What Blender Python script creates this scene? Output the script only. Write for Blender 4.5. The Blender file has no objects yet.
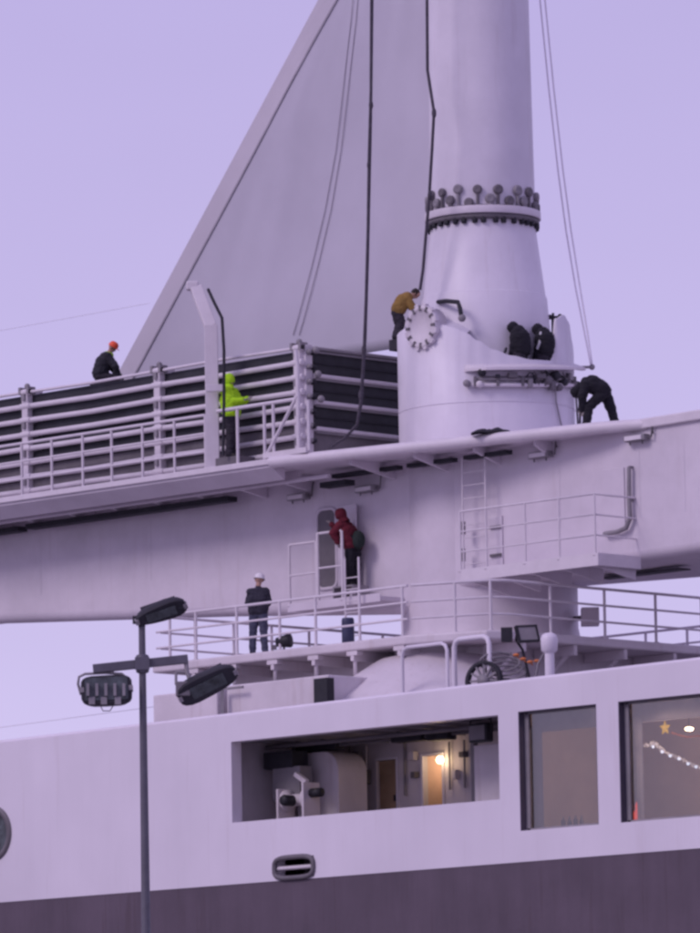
import bpy, math, random
from math import sin, cos, pi, radians, atan, sqrt
from mathutils import Vector, Matrix, noise
random.seed(7)
SC = bpy.context.scene
COL = SC.collection
V = Vector

# ---------------------------------------------------------------- camera
YAW = radians(45); FPX = 6250.0; PITCH = atan(783.5/FPX); RHO = 0.018
R = V((cos(YAW), sin(YAW), 0)); F = V((-sin(YAW), cos(YAW), 0)); Z = V((0, 0, 1))
CAM = -139*F - 3.09*R + V((0, 0, 1.7))
_fw = F*cos(PITCH) + Z*sin(PITCH); _up0 = Z*cos(PITCH) - F*sin(PITCH)
_rt = R*cos(RHO) - _up0*sin(RHO); _up = _up0*cos(RHO) + R*sin(RHO)
cd = bpy.data.cameras.new('camera'); cam = bpy.data.objects.new('camera', cd); COL.objects.link(cam)
cam.matrix_world = Matrix(((_rt.x, _up.x, -_fw.x, CAM.x), (_rt.y, _up.y, -_fw.y, CAM.y), (_rt.z, _up.z, -_fw.z, CAM.z), (0, 0, 0, 1)))
cd.sensor_fit = 'HORIZONTAL'; cd.sensor_width = 36; cd.lens = 36*FPX/700
cd.clip_start = 1; cd.clip_end = 6000
SC.camera = cam

# ---------------------------------------------------------------- sky, sun, exposure
SUN_EL, SUN_AZ = radians(38), radians(-58)     # azimuth measured from the view direction, towards the left behind the camera
w = bpy.data.worlds.new("World"); SC.world = w; w.use_nodes = True
nt = w.node_tree; nt.nodes.clear()
def wn(t, **k):
    n = nt.nodes.new(t)
    for a, b in k.items(): setattr(n, a, b)
    return n
sdir = (-F*cos(radians(58)) - R*sin(radians(58)))*cos(SUN_EL) + Z*sin(SUN_EL)   # towards the sun
sky = wn('ShaderNodeTexSky', sky_type='NISHITA', sun_disc=False, sun_elevation=SUN_EL)
sky.sun_rotation = math.atan2(sdir.x, sdir.y)
bgs = wn('ShaderNodeBackground'); bgs.inputs['Strength'].default_value = 0.05
nt.links.new(sky.outputs[0], bgs.inputs['Color'])
tc = wn('ShaderNodeTexCoord'); sx = wn('ShaderNodeSeparateXYZ'); nt.links.new(tc.outputs['Generated'], sx.inputs[0])
rmp = wn('ShaderNodeValToRGB'); nt.links.new(sx.outputs['Z'], rmp.inputs[0])
cr = rmp.color_ramp
cr.elements[0].position = 0.0; cr.elements[0].color = (.75, .665, .96, 1)
cr.elements[1].position = 0.20; cr.elements[1].color = (.53, .455, .80, 1)
e = cr.elements.new(0.13); e.color = (.59, .51, .85, 1)
e = cr.elements.new(1.0); e.color = (.47, .41, .76, 1)
nz = wn('ShaderNodeTexNoise'); nz.inputs['Scale'].default_value = 9; nz.inputs['Detail'].default_value = 3
mp = wn('ShaderNodeMapping'); mp.inputs['Scale'].default_value = (1, 1, 3.0)
nt.links.new(tc.outputs['Generated'], mp.inputs[0]); nt.links.new(mp.outputs[0], nz.inputs['Vector'])
mr = wn('ShaderNodeMapRange'); mr.inputs['To Min'].default_value = .96; mr.inputs['To Max'].default_value = 1.04
nt.links.new(nz.outputs[0], mr.inputs[0])
mul = wn('ShaderNodeVectorMath', operation='SCALE'); nt.links.new(rmp.outputs[0], mul.inputs[0]); nt.links.new(mr.outputs[0], mul.inputs['Scale'])
bgc = wn('ShaderNodeBackground'); nt.links.new(mul.outputs[0], bgc.inputs['Color']); bgc.inputs['Strength'].default_value = 1.0
mx = wn('ShaderNodeMixShader'); mx.inputs[0].default_value = 0.96
nt.links.new(bgs.outputs[0], mx.inputs[1]); nt.links.new(bgc.outputs[0], mx.inputs[2])
wo = wn('ShaderNodeOutputWorld'); nt.links.new(mx.outputs[0], wo.inputs[0])

sl = bpy.data.lights.new('sun', 'SUN'); sl.energy = 1.3; sl.angle = radians(20); sl.color = (1.0, .86, .96)
so = bpy.data.objects.new('sun', sl); COL.objects.link(so)
so.rotation_euler = (-sdir).to_track_quat('-Z', 'Y').to_euler(); so.location = (0, 0, 60)
SC.view_settings.view_transform = 'Standard'; SC.view_settings.look = 'None'
SC.view_settings.exposure = 0; SC.view_settings.gamma = 1
SC.render.engine = 'CYCLES'; SC.cycles.use_denoising = True; SC.cycles.max_bounces = 6
SC.cycles.filter_width = 2.8

# ---------------------------------------------------------------- points from sight lines
def ray(x, y): return _fw + _rt*((x-350)/FPX) - _up*((y-466.5)/FPX)
def P(x, y, v):
    d = ray(x, y); return CAM + d*((v-CAM.y)/d.y)
def PU(x, y, u):
    d = ray(x, y); return CAM + d*((u-CAM.x)/d.x)
def PZ(x, y, z):
    d = ray(x, y); return CAM + d*((z-CAM.z)/d.z)
def PD(x, y, D):
    d = ray(x, y); return CAM + d*(D/d.dot(F))

# ---------------------------------------------------------------- materials
MATS = {}
def mat(name, col, rough=.55, var=.08, scale=1.2, bump=.0, metal=0, emit=None, estr=0, streak=0, spec=.4, dirt=None, stain=0):
    m = bpy.data.materials.new(name); m.use_nodes = True; n = m.node_tree; b = n.nodes['Principled BSDF']
    b.inputs['Roughness'].default_value = rough; b.inputs['Metallic'].default_value = metal
    b.inputs['Specular IOR Level'].default_value = spec
    t = n.nodes.new('ShaderNodeTexCoord')
    a = n.nodes.new('ShaderNodeTexNoise'); a.inputs['Scale'].default_value = scale; a.inputs['Detail'].default_value = 6; a.inputs['Roughness'].default_value = .65
    mpn = n.nodes.new('ShaderNodeMapping')
    if streak: mpn.inputs['Scale'].default_value = (1, 1, .12)
    n.links.new(t.outputs['Object'], mpn.inputs[0]); n.links.new(mpn.outputs[0], a.inputs['Vector'])
    r = n.nodes.new('ShaderNodeValToRGB'); r.color_ramp.elements[0].position = .3; r.color_ramp.elements[1].position = .7
    a3 = n.nodes.new('ShaderNodeTexNoise'); a3.inputs['Scale'].default_value = scale*.28 + .35; a3.inputs['Detail'].default_value = 3; n.links.new(t.outputs['Object'], a3.inputs['Vector'])
    dk = dirt or tuple(c*(1-2.2*var) for c in col)
    r.color_ramp.elements[0].color = (*[max(c, 0) for c in dk], 1)
    r.color_ramp.elements[1].color = (*[min(c*(1+var), 1) for c in col], 1)
    mixf = n.nodes.new('ShaderNodeMix'); mixf.data_type = 'FLOAT'; mixf.inputs[0].default_value = .45
    n.links.new(a.outputs[0], mixf.inputs[2]); n.links.new(a3.outputs[0], mixf.inputs[3])
    n.links.new(mixf.outputs[0], r.inputs[0])
    if stain:
        ms = n.nodes.new('ShaderNodeMapping'); ms.inputs['Scale'].default_value = (3.2, 3.2, .22); n.links.new(t.outputs['Object'], ms.inputs[0])
        a4 = n.nodes.new('ShaderNodeTexNoise'); a4.inputs['Scale'].default_value = 1.6; a4.inputs['Detail'].default_value = 7; a4.inputs['Roughness'].default_value = .6; n.links.new(ms.outputs[0], a4.inputs['Vector'])
        m2 = n.nodes.new('ShaderNodeMapRange'); m2.inputs['From Min'].default_value = .57; m2.inputs['From Max'].default_value = .78; n.links.new(a4.outputs[0], m2.inputs[0])
        ml = n.nodes.new('ShaderNodeMath'); ml.operation = 'MULTIPLY'; ml.inputs[1].default_value = stain; n.links.new(m2.outputs[0], ml.inputs[0])
        mc = n.nodes.new('ShaderNodeMix'); mc.data_type = 'RGBA'; n.links.new(ml.outputs[0], mc.inputs[0]); n.links.new(r.outputs[0], mc.inputs[6]); mc.inputs[7].default_value = (col[0]*.52, col[1]*.42, col[2]*.36, 1)
        n.links.new(mc.outputs[2], b.inputs['Base Color'])
    else: n.links.new(r.outputs[0], b.inputs['Base Color'])
    if bump:
        bn = n.nodes.new('ShaderNodeBump'); bn.inputs['Strength'].default_value = bump; bn.inputs['Distance'].default_value = .03
        a2 = n.nodes.new('ShaderNodeTexNoise'); a2.inputs['Scale'].default_value = scale*5; a2.inputs['Detail'].default_value = 5
        n.links.new(t.outputs['Object'], a2.inputs['Vector']); n.links.new(a2.outputs[0], bn.inputs['Height']); n.links.new(bn.outputs[0], b.inputs['Normal'])
    if emit:
        b.inputs['Emission Color'].default_value = (*emit, 1); b.inputs['Emission Strength'].default_value = estr
    MATS[name] = m; return m
M_HULL = mat('white_hull_paint', (.70, .655, .72), .42, .05, .5, .06, streak=1, stain=.15)
M_WHITE = mat('white_steel_paint', (.64, .585, .62), .5, .09, 1.0, .12, stain=.35)
M_BOOM = mat('boom_paint', (.64, .585, .645), .55, .08, .8, .22, stain=.18)
M_MAST = mat('mast_paint', (.69, .65, .72), .45, .07, .7, .10, stain=.2)
M_RAIL = mat('rail_paint', (.66, .61, .65), .5, .05, 4)
M_DARKHULL = mat('dark_hull_paint', (.105, .078, .105), .6, .14, 1.4, .12, streak=1, stain=.6)
M_BLACK = mat('black_rubber', (.018, .018, .024), .6, .2, 8)
M_DARK = mat('dark_metal', (.034, .033, .042), .65, .2, 6, .1, spec=.25)
M_PANEL = mat('dark_sail_panel', (.030, .031, .040), .6, .25, 2.5, .1)
M_GREY = mat('grey_steel', (.26, .24, .26), .55, .12, 3, .1)
M_DGREY = mat('dim_grey_steel', (.15, .135, .15), .6, .15, 3, .1)
M_POLE = mat('pole_steel', (.10, .095, .12), .45, .15, 8)
M_SAIL = mat('sail_cloth', (.51, .485, .565), .8, .05, .35, .12)
M_SAILB = mat('sail_edge_cloth', (.56, .52, .58), .8, .04, .6)
M_SEAM = mat('sail_seam', (.36, .33, .38), .85, .1, 3)
M_ROPE = mat('dark_rope', (.08, .07, .09), .9, .25, 20)
M_ROPEP = mat('pale_rope', (.84, .80, .86), .9, .03, 10)
M_TAN = mat('tan_door_paint', (.40, .27, .17), .6, .15, 4)
M_ROOM = mat('cabin_wall', (.46, .36, .32), .7, .1, 1)
M_FLOOR = mat('deck_paint', (.36, .33, .36), .7, .15, 2)
M_CURT = mat('blind_cloth', (.50, .46, .50), .85, .06, 3)
M_ORANGE = mat('orange_plastic', (.55, .17, .05), .5, .15, 8)
M_YELLOW = mat('glowing_yellow_paper', (.80, .55, .05), .6, .1, 8, emit=(1, .6, .05), estr=.25)  # paper given a faint glow of its own
M_RED = mat('glowing_red_felt', (.75, .06, .03), .7, .1, 8, emit=(1, .1, .04), estr=.6)  # felt given a glow of its own, though it is no lamp
M_TIN = mat('silver_tinsel', (.88, .88, .95), .3, .1, 30, metal=.2)
M_LAMP = mat('lit_lamp', (1, .85, .6), .4, .0, 1, emit=(1, .75, .42), estr=9)
M_DOORLIT = mat('doorway_wall', (.66, .46, .36), .6, .1, 3)
M_FAIRY = mat('fairy_light_bulb', (.8, .85, 1), .4, 0, 1, emit=(.75, .82, 1), estr=1.1)
M_LENS = mat('floodlight_glass', (.07, .085, .09), .25, .5, 9, spec=.5)
M_LINING = mat('dark_window_lining', (.07, .06, .09), .6, .1, 5)  # dark tone for the sides and head of the window recess
M_QUAY = mat('quay_concrete', (.42, .40, .41), .85, .15, .5, .3)
M_WATER = mat('pale_bounce_water', (.25, .23, .26), .45, .25, .08, .4, spec=.4)  # out of view, made pale to bounce added light onto the undersides
M_BLUE = mat('blue_drum_plastic', (.04, .045, .10), .5, .15, 5)
# glass: a clear pane that mirrors the sky at grazing angles
M_GLASS = bpy.data.materials.new('window_glass'); M_GLASS.use_nodes = True
n = M_GLASS.node_tree; n.nodes.clear()
o_ = n.nodes.new('ShaderNodeOutputMaterial'); mixg = n.nodes.new('ShaderNodeMixShader'); tr = n.nodes.new('ShaderNodeBsdfTransparent')
gl = n.nodes.new('ShaderNodeBsdfGlossy'); gl.inputs['Roughness'].default_value = .04; fr = n.nodes.new('ShaderNodeFresnel'); fr.inputs[0].default_value = 2.6
tr.inputs[0].default_value = (.80, .80, .84, 1)
n.links.new(fr.outputs[0], mixg.inputs[0]); n.links.new(tr.outputs[0], mixg.inputs[1]); n.links.new(gl.outputs[0], mixg.inputs[2]); n.links.new(mixg.outputs[0], o_.inputs[0])

# ---------------------------------------------------------------- mesh tools
class MB:
    def __init__(s): s.v = []; s.f = []; s.sm = []
    def add(s, vs, fs, smooth=False):
        k = len(s.v); s.v += [V(p) for p in vs]; s.f += [[i+k for i in f] for f in fs]; s.sm += [smooth]*len(fs); return s
    def hexa(s, c):   # 8 corners: bottom ring 0-3, top ring 4-7
        return s.add(c, [(3, 2, 1, 0), (4, 5, 6, 7), (0, 1, 5, 4), (1, 2, 6, 5), (2, 3, 7, 6), (3, 0, 4, 7)])
    def box(s, u0, u1, v0, v1, z0, z1, bev=0):
        if u0 > u1: u0, u1 = u1, u0
        if v0 > v1: v0, v1 = v1, v0
        if z0 > z1: z0, z1 = z1, z0
        return s.hexa([(u0, v0, z0), (u1, v0, z0), (u1, v1, z0), (u0, v1, z0), (u0, v0, z1), (u1, v0, z1), (u1, v1, z1), (u0, v1, z1)])
    def obox(s, c, ax, ay, az):   # centre and half axes
        c = V(c); ax, ay, az = V(ax), V(ay), V(az)
        return s.hexa([c-ax-ay-az, c+ax-ay-az, c+ax+ay-az, c-ax+ay-az, c-ax-ay+az, c+ax-ay+az, c+ax+ay+az, c-ax+ay+az])
    def bar(s, p, q, w, h, side=None):   # rectangular bar, w across (side), h the other way
        p, q = V(p), V(q); d = (q-p).normalized()
        sd = V(side) if side else (d.cross(Z) if abs(d.z) < .95 else R.copy())
        sd = (sd - d*sd.dot(d)).normalized(); t = d.cross(sd).normalized()
        return s.obox((p+q)/2, (q-p)/2, sd*(w/2), t*(h/2))
    def tube(s, pts, r, seg=8, caps=True):
        pts = [V(p) for p in pts]; rs = r if isinstance(r, (list, tuple)) else [r]*len(pts)
        rings = []; prev = None
        for i, p in enumerate(pts):
            d = (pts[min(i+1, len(pts)-1)] - pts[max(i-1, 0)]).normalized()
            if prev is None:
                a = d.cross(Z) if abs(d.z) < .95 else d.cross(V((1, 0, 0)))
            else: a = prev - d*prev.dot(d)
            a.normalize(); prev = a; b = d.cross(a)
            rings.append([p + (a*cos(2*pi*k/seg) + b*sin(2*pi*k/seg))*rs[i] for k in range(seg)])
        vs = [q for g in rings for q in g]; fs = []
        for i in range(len(pts)-1):
            for k in range(seg):
                k2 = (k+1) % seg; fs.append((i*seg+k, i*seg+k2, (i+1)*seg+k2, (i+1)*seg+k))
        s.add(vs, fs, True)
        if caps:
            s.add(rings[0], [tuple(range(seg))[::-1]]); s.add(rings[-1], [tuple(range(seg))])
        return s
    def lathe(s, prof, c=(0, 0, 0), seg=64, a0=0, a1=2*pi, axis=None, closed=False):   # prof: (r, z)
        c = V(c); full = abs(a1-a0-2*pi) < 1e-6; n_ = seg if full else seg+1
        if axis is None: A, B, W = V((1, 0, 0)), V((0, 1, 0)), Z.copy()
        else:
            W = V(axis).normalized(); A = (W.cross(Z) if abs(W.z) < .95 else W.cross(V((1, 0, 0)))).normalized(); B = W.cross(A)
        vs = []
        for k in range(n_):
            t = a0+(a1-a0)*k/seg
            for r, z in prof: vs.append(c + A*(r*cos(t)) + B*(r*sin(t)) + W*z)
        m = len(prof); fs = []
        for k in range(seg):
            k2 = (k+1) % n_
            for j in range(m-1 if not closed else m):
                j2 = (j+1) % m; fs.append((k*m+j, k2*m+j, k2*m+j2, k*m+j2))
        return s.add(vs, fs, True)
    def sphere(s, c, r, seg=12, rings=8, sc=(1, 1, 1)):
        c = V(c); vs = [c+V((0, 0, -r*sc[2]))]; fs = []
        for i in range(1, rings):
            t = -pi/2 + pi*i/rings
            for k in range(seg): vs.append(c + V((cos(t)*cos(2*pi*k/seg)*r*sc[0], cos(t)*sin(2*pi*k/seg)*r*sc[1], sin(t)*r*sc[2])))
        vs.append(c+V((0, 0, r*sc[2])))
        for k in range(seg): fs.append((0, 1+(k+1) % seg, 1+k))
        for i in range(rings-2):
            for k in range(seg):
                a = 1+i*seg; fs.append((a+k, a+(k+1) % seg, a+seg+(k+1) % seg, a+seg+k))
        a = 1+(rings-2)*seg; l = len(vs)-1
        for k in range(seg): fs.append((a+k, a+(k+1) % seg, l))
        return s.add(vs, fs, True)
    def prism(s, poly, n):   # polygon extruded by vector n
        n = V(n); m = len(poly); poly = [V(p) for p in poly]
        s.add(poly + [p+n for p in poly], [tuple(range(m))[::-1], tuple(range(m, 2*m))] + [(i, (i+1) % m, m+(i+1) % m, m+i) for i in range(m)])
        return s
    def build(s, name, m, parent=None, bevel=0, label=None, **k):
        off = parent_loc(parent)
        me = bpy.data.meshes.new(name); me.from_pydata([tuple(p-off) for p in s.v], [], s.f)
        me.polygons.foreach_set('use_smooth', s.sm); me.materials.append(m); me.validate(); me.update()
        import bmesh
        b = bmesh.new(); b.from_mesh(me); bmesh.ops.recalc_face_normals(b, faces=b.faces); b.to_mesh(me); b.free()
        o = bpy.data.objects.new(name, me); COL.objects.link(o)
        if parent: o.parent = parent
        if bevel:
            bv = o.modifiers.new('bevel', 'BEVEL'); bv.width = bevel; bv.segments = 2; bv.limit_method = 'ANGLE'; bv.angle_limit = radians(40)
        if label: o['label'] = label
        return o
def parent_loc(p):
    v = V((0, 0, 0))
    while p: v += p.location; p = p.parent
    return v
def thing(name, label, cat, loc=(0, 0, 0), group=None, rotz=0, kind=None):
    o = bpy.data.objects.new(name, None); COL.objects.link(o); o.location = loc; o.rotation_euler = (0, 0, rotz); o.empty_display_size = .2
    o['label'] = label; o['category'] = cat
    if group: o['group'] = group
    if kind: o['kind'] = kind
    return o
def tag(o, label, cat, group=None):
    o['label'] = label; o['category'] = cat
    if group: o['group'] = group
    return o
def struct(o): o['kind'] = 'structure'; return o
def share(o, name, parent, off, label=None):   # another instance of a part mesh
    c = o.copy(); c.name = name; COL.objects.link(c); c.parent = parent; c.location = V(off)
    return c

# ---------------------------------------------------------------- ground and water
VH = -7.5                                   # the ship's near side
qb = MB()
c0 = CAM.xy
def lat(l, d, z): return V((CAM.x, CAM.y, 0)) + R*l + F*d + V((0, 0, z))
qb.prism([lat(-400, -600, -3), lat(400, -600, -3), lat(400, 78, -3), lat(-400, 78, -3)], (0, 0, 3))
struct(qb.build('quay_ground', M_QUAY))
wb = MB(); wb.add([(-4000, -4000, -1.6), (4000, -4000, -1.6), (4000, 4000, -1.6), (-4000, 4000, -1.6)], [(0, 1, 2, 3)])
struct(wb.build('water', M_WATER))

# ================================================================ SHIP
ship = thing('ship', 'large white ship with dark lower hull, windows and a long opening in its side', 'ship', (0, 0, 0))
zd = P(350, 875.5, VH).z                    # paint line
uo0, uo1 = P(231, 742, VH).x, P(498, 713, VH).x; zo0, zo1 = P(231, 823, VH).z, P(231, 742, VH).z
uw0, uw1 = P(518, 712, VH).x, P(596, 704, VH).x; zw0, zw1 = P(521, 831, VH).z, P(517, 712, VH).z
uw2 = P(618, 701, VH).x; uw3 = uw2 + (uw1-uw0)*1.12
uf0, uf1 = P(275, 868, VH).x, P(314, 866, VH).x; zf1 = P(294, 857, VH).z; zf0 = zd + .04
def ztop(u): return P(0, 743, VH).z + (u-P(0, 743, VH).x)*(P(700, 660, VH).z-P(0, 743, VH).z)/(P(700, 660, VH).x-P(0, 743, VH).x)
def wall_grid(mb, us, zs, holes, v, th, top=None):
    us = sorted(us); zs = sorted(zs)
    def pt(i, j, vv): return V((us[i], vv, top(us[i]) if (top and j == len(zs)-1) else zs[j]))
    def solid(i, j):
        if i < 0 or j < 0 or i >= len(us)-1 or j >= len(zs)-1: return False
        cu, cz = (us[i]+us[i+1])/2, (zs[j]+zs[j+1])/2
        return not any(h[0] < cu < h[1] and h[2] < cz < h[3] for h in holes)
    for i in range(len(us)-1):
        for j in range(len(zs)-1):
            if not solid(i, j): continue
            a, b, c, d = pt(i, j, v), pt(i+1, j, v), pt(i+1, j+1, v), pt(i, j+1, v)
            A, B, C_, D = pt(i, j, v+th), pt(i+1, j, v+th), pt(i+1, j+1, v+th), pt(i, j+1, v+th)
            mb.add([a, b, c, d], [(0, 1, 2, 3)]); mb.add([A, B, C_, D], [(3, 2, 1, 0)])
            if not solid(i, j-1): mb.add([a, b, B, A], [(0, 3, 2, 1)])
            if not solid(i, j+1): mb.add([d, c, C_, D], [(0, 1, 2, 3)])
            if not solid(i-1, j): mb.add([a, d, D, A], [(0, 1, 2, 3)])
            if not solid(i+1, j): mb.add([b, c, C_, B], [(3, 2, 1, 0)])
UL, UR = -60.0, 40.0
hw = MB()
import itertools
us = [UL, uo0, uo1, uw0, uw1, uw2, uw3, uf0, uf1, UR, -20, -12, 25, 30]
g2 = (uw3+.55, uw3+.55+(uw1-uw0), zw0, zw1)
us += [g2[0], g2[1]]
wall_grid(hw, us, [zd, zf0, zf1, zo0, zo1, zw0, zw1, 13.6], [(uo0, uo1, zo0, zo1), (uw0, uw1, zw0, zw1), (uw2, uw3, zw0, zw1), (uf0, uf1, zf0, zf1), g2], VH, .30, top=ztop)
hb = hw.build('bulwark', M_HULL, ship)
# lower hull and far side
lh = MB()
plan = [(UR, VH+.015), (UL, VH+.015), (UL-12, -5), (UL-22, 0), (UL-12, 5), (UL, 7.5), (UR, 7.5)]
lh.prism([V((u, v, -3)) for u, v in plan], (0, 0, zd+3))
lh.build('lower_hull', M_DARKHULL, ship)
fs_ = MB(); fs_.box(UL, UR, 7.2, 7.5, zd+.002, 13.3)
fs_.prism([V((UL, VH, zd)), V((UL-12, -5, zd)), V((UL-22, 0, zd)), V((UL-12, 5, zd)), V((UL, 7.5, zd))], (0, 0, 3.6))
fs_.build('far_bulwark', M_HULL, ship)
rl = MB(); 
for i in range(0, 50):
    u0, u1 = UL+i*2, UL+i*2+2
    rl.tube([(u0, VH+.15, ztop(u0)+.02), (u1, VH+.15, ztop(u1)+.02)], .06, 6)
rl.build('capping_rail', M_HULL, ship)
dk = MB(); dk.box(UL, UR, VH+.30, 7.2, 12.93, 13.0); dk.build('upper_deck', M_FLOOR, ship)
# mooring space behind the long opening
iv = VH+3.4
uR0 = uo0-.55
for q in (uR0-.12, uo1):
    rb = MB(); rb.box(q, q+.12, VH+.30, iv, zo0-.5, 12.9); rb.build('mooring_space_end_wall', M_WHITE, ship)
du = [P(378, 780, iv), P(397, 778, iv)]; dl = [P(424, 776, iv), P(443, 774, iv)]; dzt = P(388, 760, iv).z
bw_ = MB()
uss = [uR0-.12, uo1+.12, du[0].x, du[1].x, dl[0].x, dl[1].x]
wall_grid(bw_, uss, [zo0-.5, dzt, 12.9], [(du[0].x, du[1].x, zo0-.6, dzt), (dl[0].x, dl[1].x, zo0-.6, dzt)], iv, .12)
bw_.build('mooring_space_back_wall', M_WHITE, ship)
rf = MB(); rf.box(uR0, uo1, VH+.30, iv, zo0-.5, zo0-.42); rf.build('mooring_space_floor', M_FLOOR, ship)
cl = MB()
for k in range(11):
    u = uR0+.4+k*(uo1-uR0-.8)/10; cl = MB(); cl.box(u-.05, u+.05, VH+.35, iv-.02, 12.62, 12.925); cl.build('ceiling_beam', M_GREY, ship)
for vv, rr in ((1.4, .05), (2.2, .04)):
    pc = MB(); pc.tube([(uR0+.2, VH+vv, 12.55), (uo1-.2, VH+vv, 12.55)], rr, 8); pc.build('ceiling_pipe', M_DGREY, ship)
pc = MB(); pc.box(uR0, uo1, VH+.31, iv-.005, 12.90, 12.925); pc.build('mooring_space_ceiling', M_WHITE, ship)
for x0, x1, y in ((395, 425, 735), (430, 452, 733), (300, 340, 745)):
    a, b = P(x0, y, iv-1.2), P(x1, y-3, iv-1.2); pc = MB(); pc.box(a.x, b.x, iv-1.35, iv-1.05, a.z-.18, 12.9); pc.build('ceiling_duct', M_DARK, ship, .03)
dr = MB(); dr.box(du[0].x+.01, du[1].x-.01, iv+.04, iv+.09, zo0-.42, dzt-.01); d0 = dr.build('door', M_TAN, ship, label='closed tan door')
hd = MB(); hd.box(du[1].x-.10, du[1].x-.06, iv-.02, iv+.045, 11.35, 11.48); hd.build('handle', M_DARK, d0)
# lit doorway with a short passage behind it
pg = MB(); pg.box(dl[0].x-.06, dl[0].x-.01, iv+.125, iv+1.1, zo0-.5, 12.9)
pg.build('passage_wall', M_DOORLIT, ship)
lp = P(440, 760, iv+.3)
for q, (c1, c2) in enumerate((du, dl)):
    fr_ = MB(); fr_.box(c1.x-.06, c1.x, iv-.04, iv-.003, zo0-.42, dzt+.05); fr_.box(c2.x, c2.x+.06, iv-.04, iv-.003, zo0-.42, dzt+.05); fr_.box(c1.x, c2.x, iv-.04, iv-.003, dzt, dzt+.05)
    fr_.build('door_frame', M_HULL, ship)
lm = MB(); lm.sphere(P(440, 760, iv-.15), .085, 12, 8); lmp = lm.build('doorway_lamp', M_LAMP, ship)
pl = bpy.data.lights.new('doorway_lamp_light', 'POINT'); pl.energy = 4.5; pl.color = (1, .70, .42); pl.shadow_soft_size = .1
plo = bpy.data.objects.new('doorway_lamp_light', pl); COL.objects.link(plo); plo.location = P(438, 762, iv-.32)
pl = bpy.data.lights.new('passage_lamp_light', 'POINT'); pl.energy = 16; pl.color = (1, .66, .42); pl.shadow_soft_size = .08
plo = bpy.data.objects.new('passage_lamp_light', pl); COL.objects.link(plo); plo.location = V((dl[0].x+.5, iv+.6, dzt-.1))
# arch shaped locker, winch, boxes
def arch(mb, x0, x1, ytop, v, dep, zb):
    a, b = P(x0, 780, v), P(x1, 777, v); zt = P((x0+x1)/2, ytop, v).z; r_ = .45
    poly = [V((a.x, v, zb)), V((b.x, v, zb))]
    for k in range(9):
        t = pi/2*k/8; poly.append(V((b.x-r_+r_*cos(t), v, zt-r_+r_*sin(t))))
    for k in range(9):
        t = pi/2+pi/2*k/8; poly.append(V((a.x+r_+r_*cos(t), v, zt-r_+r_*sin(t))))
    mb.prism(poly, (0, dep, 0))
am = MB(); arch(am, 297, 338, 752, VH+1.9, .9, zo0-.42); am.build('rounded_locker', M_WHITE, ship, .03)
sb = MB(); a = P(263, 753, VH+1.2); b = P(292, 767, VH+1.2); sb.box(a.x, b.x, VH+1.2, VH+1.7, b.z, a.z); sb.build('wall_cabinet', M_DARK, ship, .02)
s2 = MB(); a = P(272, 768, VH+1.25); b = P(300, 800, VH+1.25); s2.box(a.x, b.x, VH+1.25, VH+1.65, b.z, a.z-.002); s2.build('grey_cabinet', M_GREY, ship, .02)
wz = P(298, 800, VH+1.1)
win = thing('mooring_winch', 'pale mooring winch with dark motor in the hull opening beside the rounded locker', 'winch', (wz.x, wz.y, zo0-.42))
wmb = MB(); wmb.lathe([(0, -.34), (.24, -.34), (.24, -.28), (.13, -.26), (.13, .26), (.24, .28), (.24, .34), (0, .34)], wz+V((0, 0, .0)), 24, axis=(1, 0, 0)); wmb.build('drum', M_WHITE, win)
wf = MB(); wf.box(wz.x-.42, wz.x-.36, wz.y-.25, wz.y+.25, zo0-.42, wz.z+.25); wf.box(wz.x+.36, wz.x+.42, wz.y-.25, wz.y+.25, zo0-.42, wz.z+.35); wf.box(wz.x-.45, wz.x+.45, wz.y-.3, wz.y+.3, zo0-.42, zo0-.34)
wf.bar(wz+V((.38, -.1, .35)), wz+V((.05, -.1, .55)), .12, .1); wf.build('frame', M_WHITE, win, .01)
wm = MB(); wm.lathe([(0, 0), (.10, 0), (.12, .05), (.12, .3), (0, .32)], wz+V((-.05, -.42, -.02)), 16, axis=(0, 1, 0)); wm.build('motor', M_BLACK, win)
wm = MB(); wm.lathe([(0, 0), (.10, 0), (.10, .3), (0, .3)], wz+V((.42, 0, .12)), 16, axis=(1, 0, 0)); wm.build('motor', M_BLACK, win)
# right end of the opening: post, hanging floodlight, column, small bollard
pm = MB(); a = P(471, 770, iv-1.0); pm.box(a.x, a.x+.1, iv-1.0, iv-.88, zo0-.42, 12.62); pm.build('post', M_GREY, ship)
cm = MB(); a = P(474, 770, iv-1.6); cm.box(a.x, uo1-.002, iv-1.6, iv-.005, zo0-.42, P(480, 745, iv-1.6).z); cm.build('side_trunk', M_WHITE, ship, .02)
fl_a = P(481, 733, VH+.9)
ft = thing('ceiling_floodlight', 'black floodlight hanging at the right end of the long hull opening', 'floodlight', (fl_a.x, fl_a.y, fl_a.z+.3))
x_ = MB(); x_.box(fl_a.x-.26, fl_a.x+.26, fl_a.y-.12, fl_a.y+.12, fl_a.z-.2, fl_a.z+.2); x_.build('housing', M_BLACK, ft, .04)
x_ = MB(); x_.box(fl_a.x-.22, fl_a.x+.22, fl_a.y-.135, fl_a.y-.122, fl_a.z-.15, fl_a.z+.15); x_.build('lens', M_DGREY, ft)
x_ = MB(); x_.tube([fl_a+V((-.3, 0, 0)), fl_a+V((-.3, 0, .28)), fl_a+V((.3, 0, .28)), fl_a+V((.3, 0, 0))], .02, 6); x_.build('bracket', M_DARK, ft)
random.seed(21)
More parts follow.
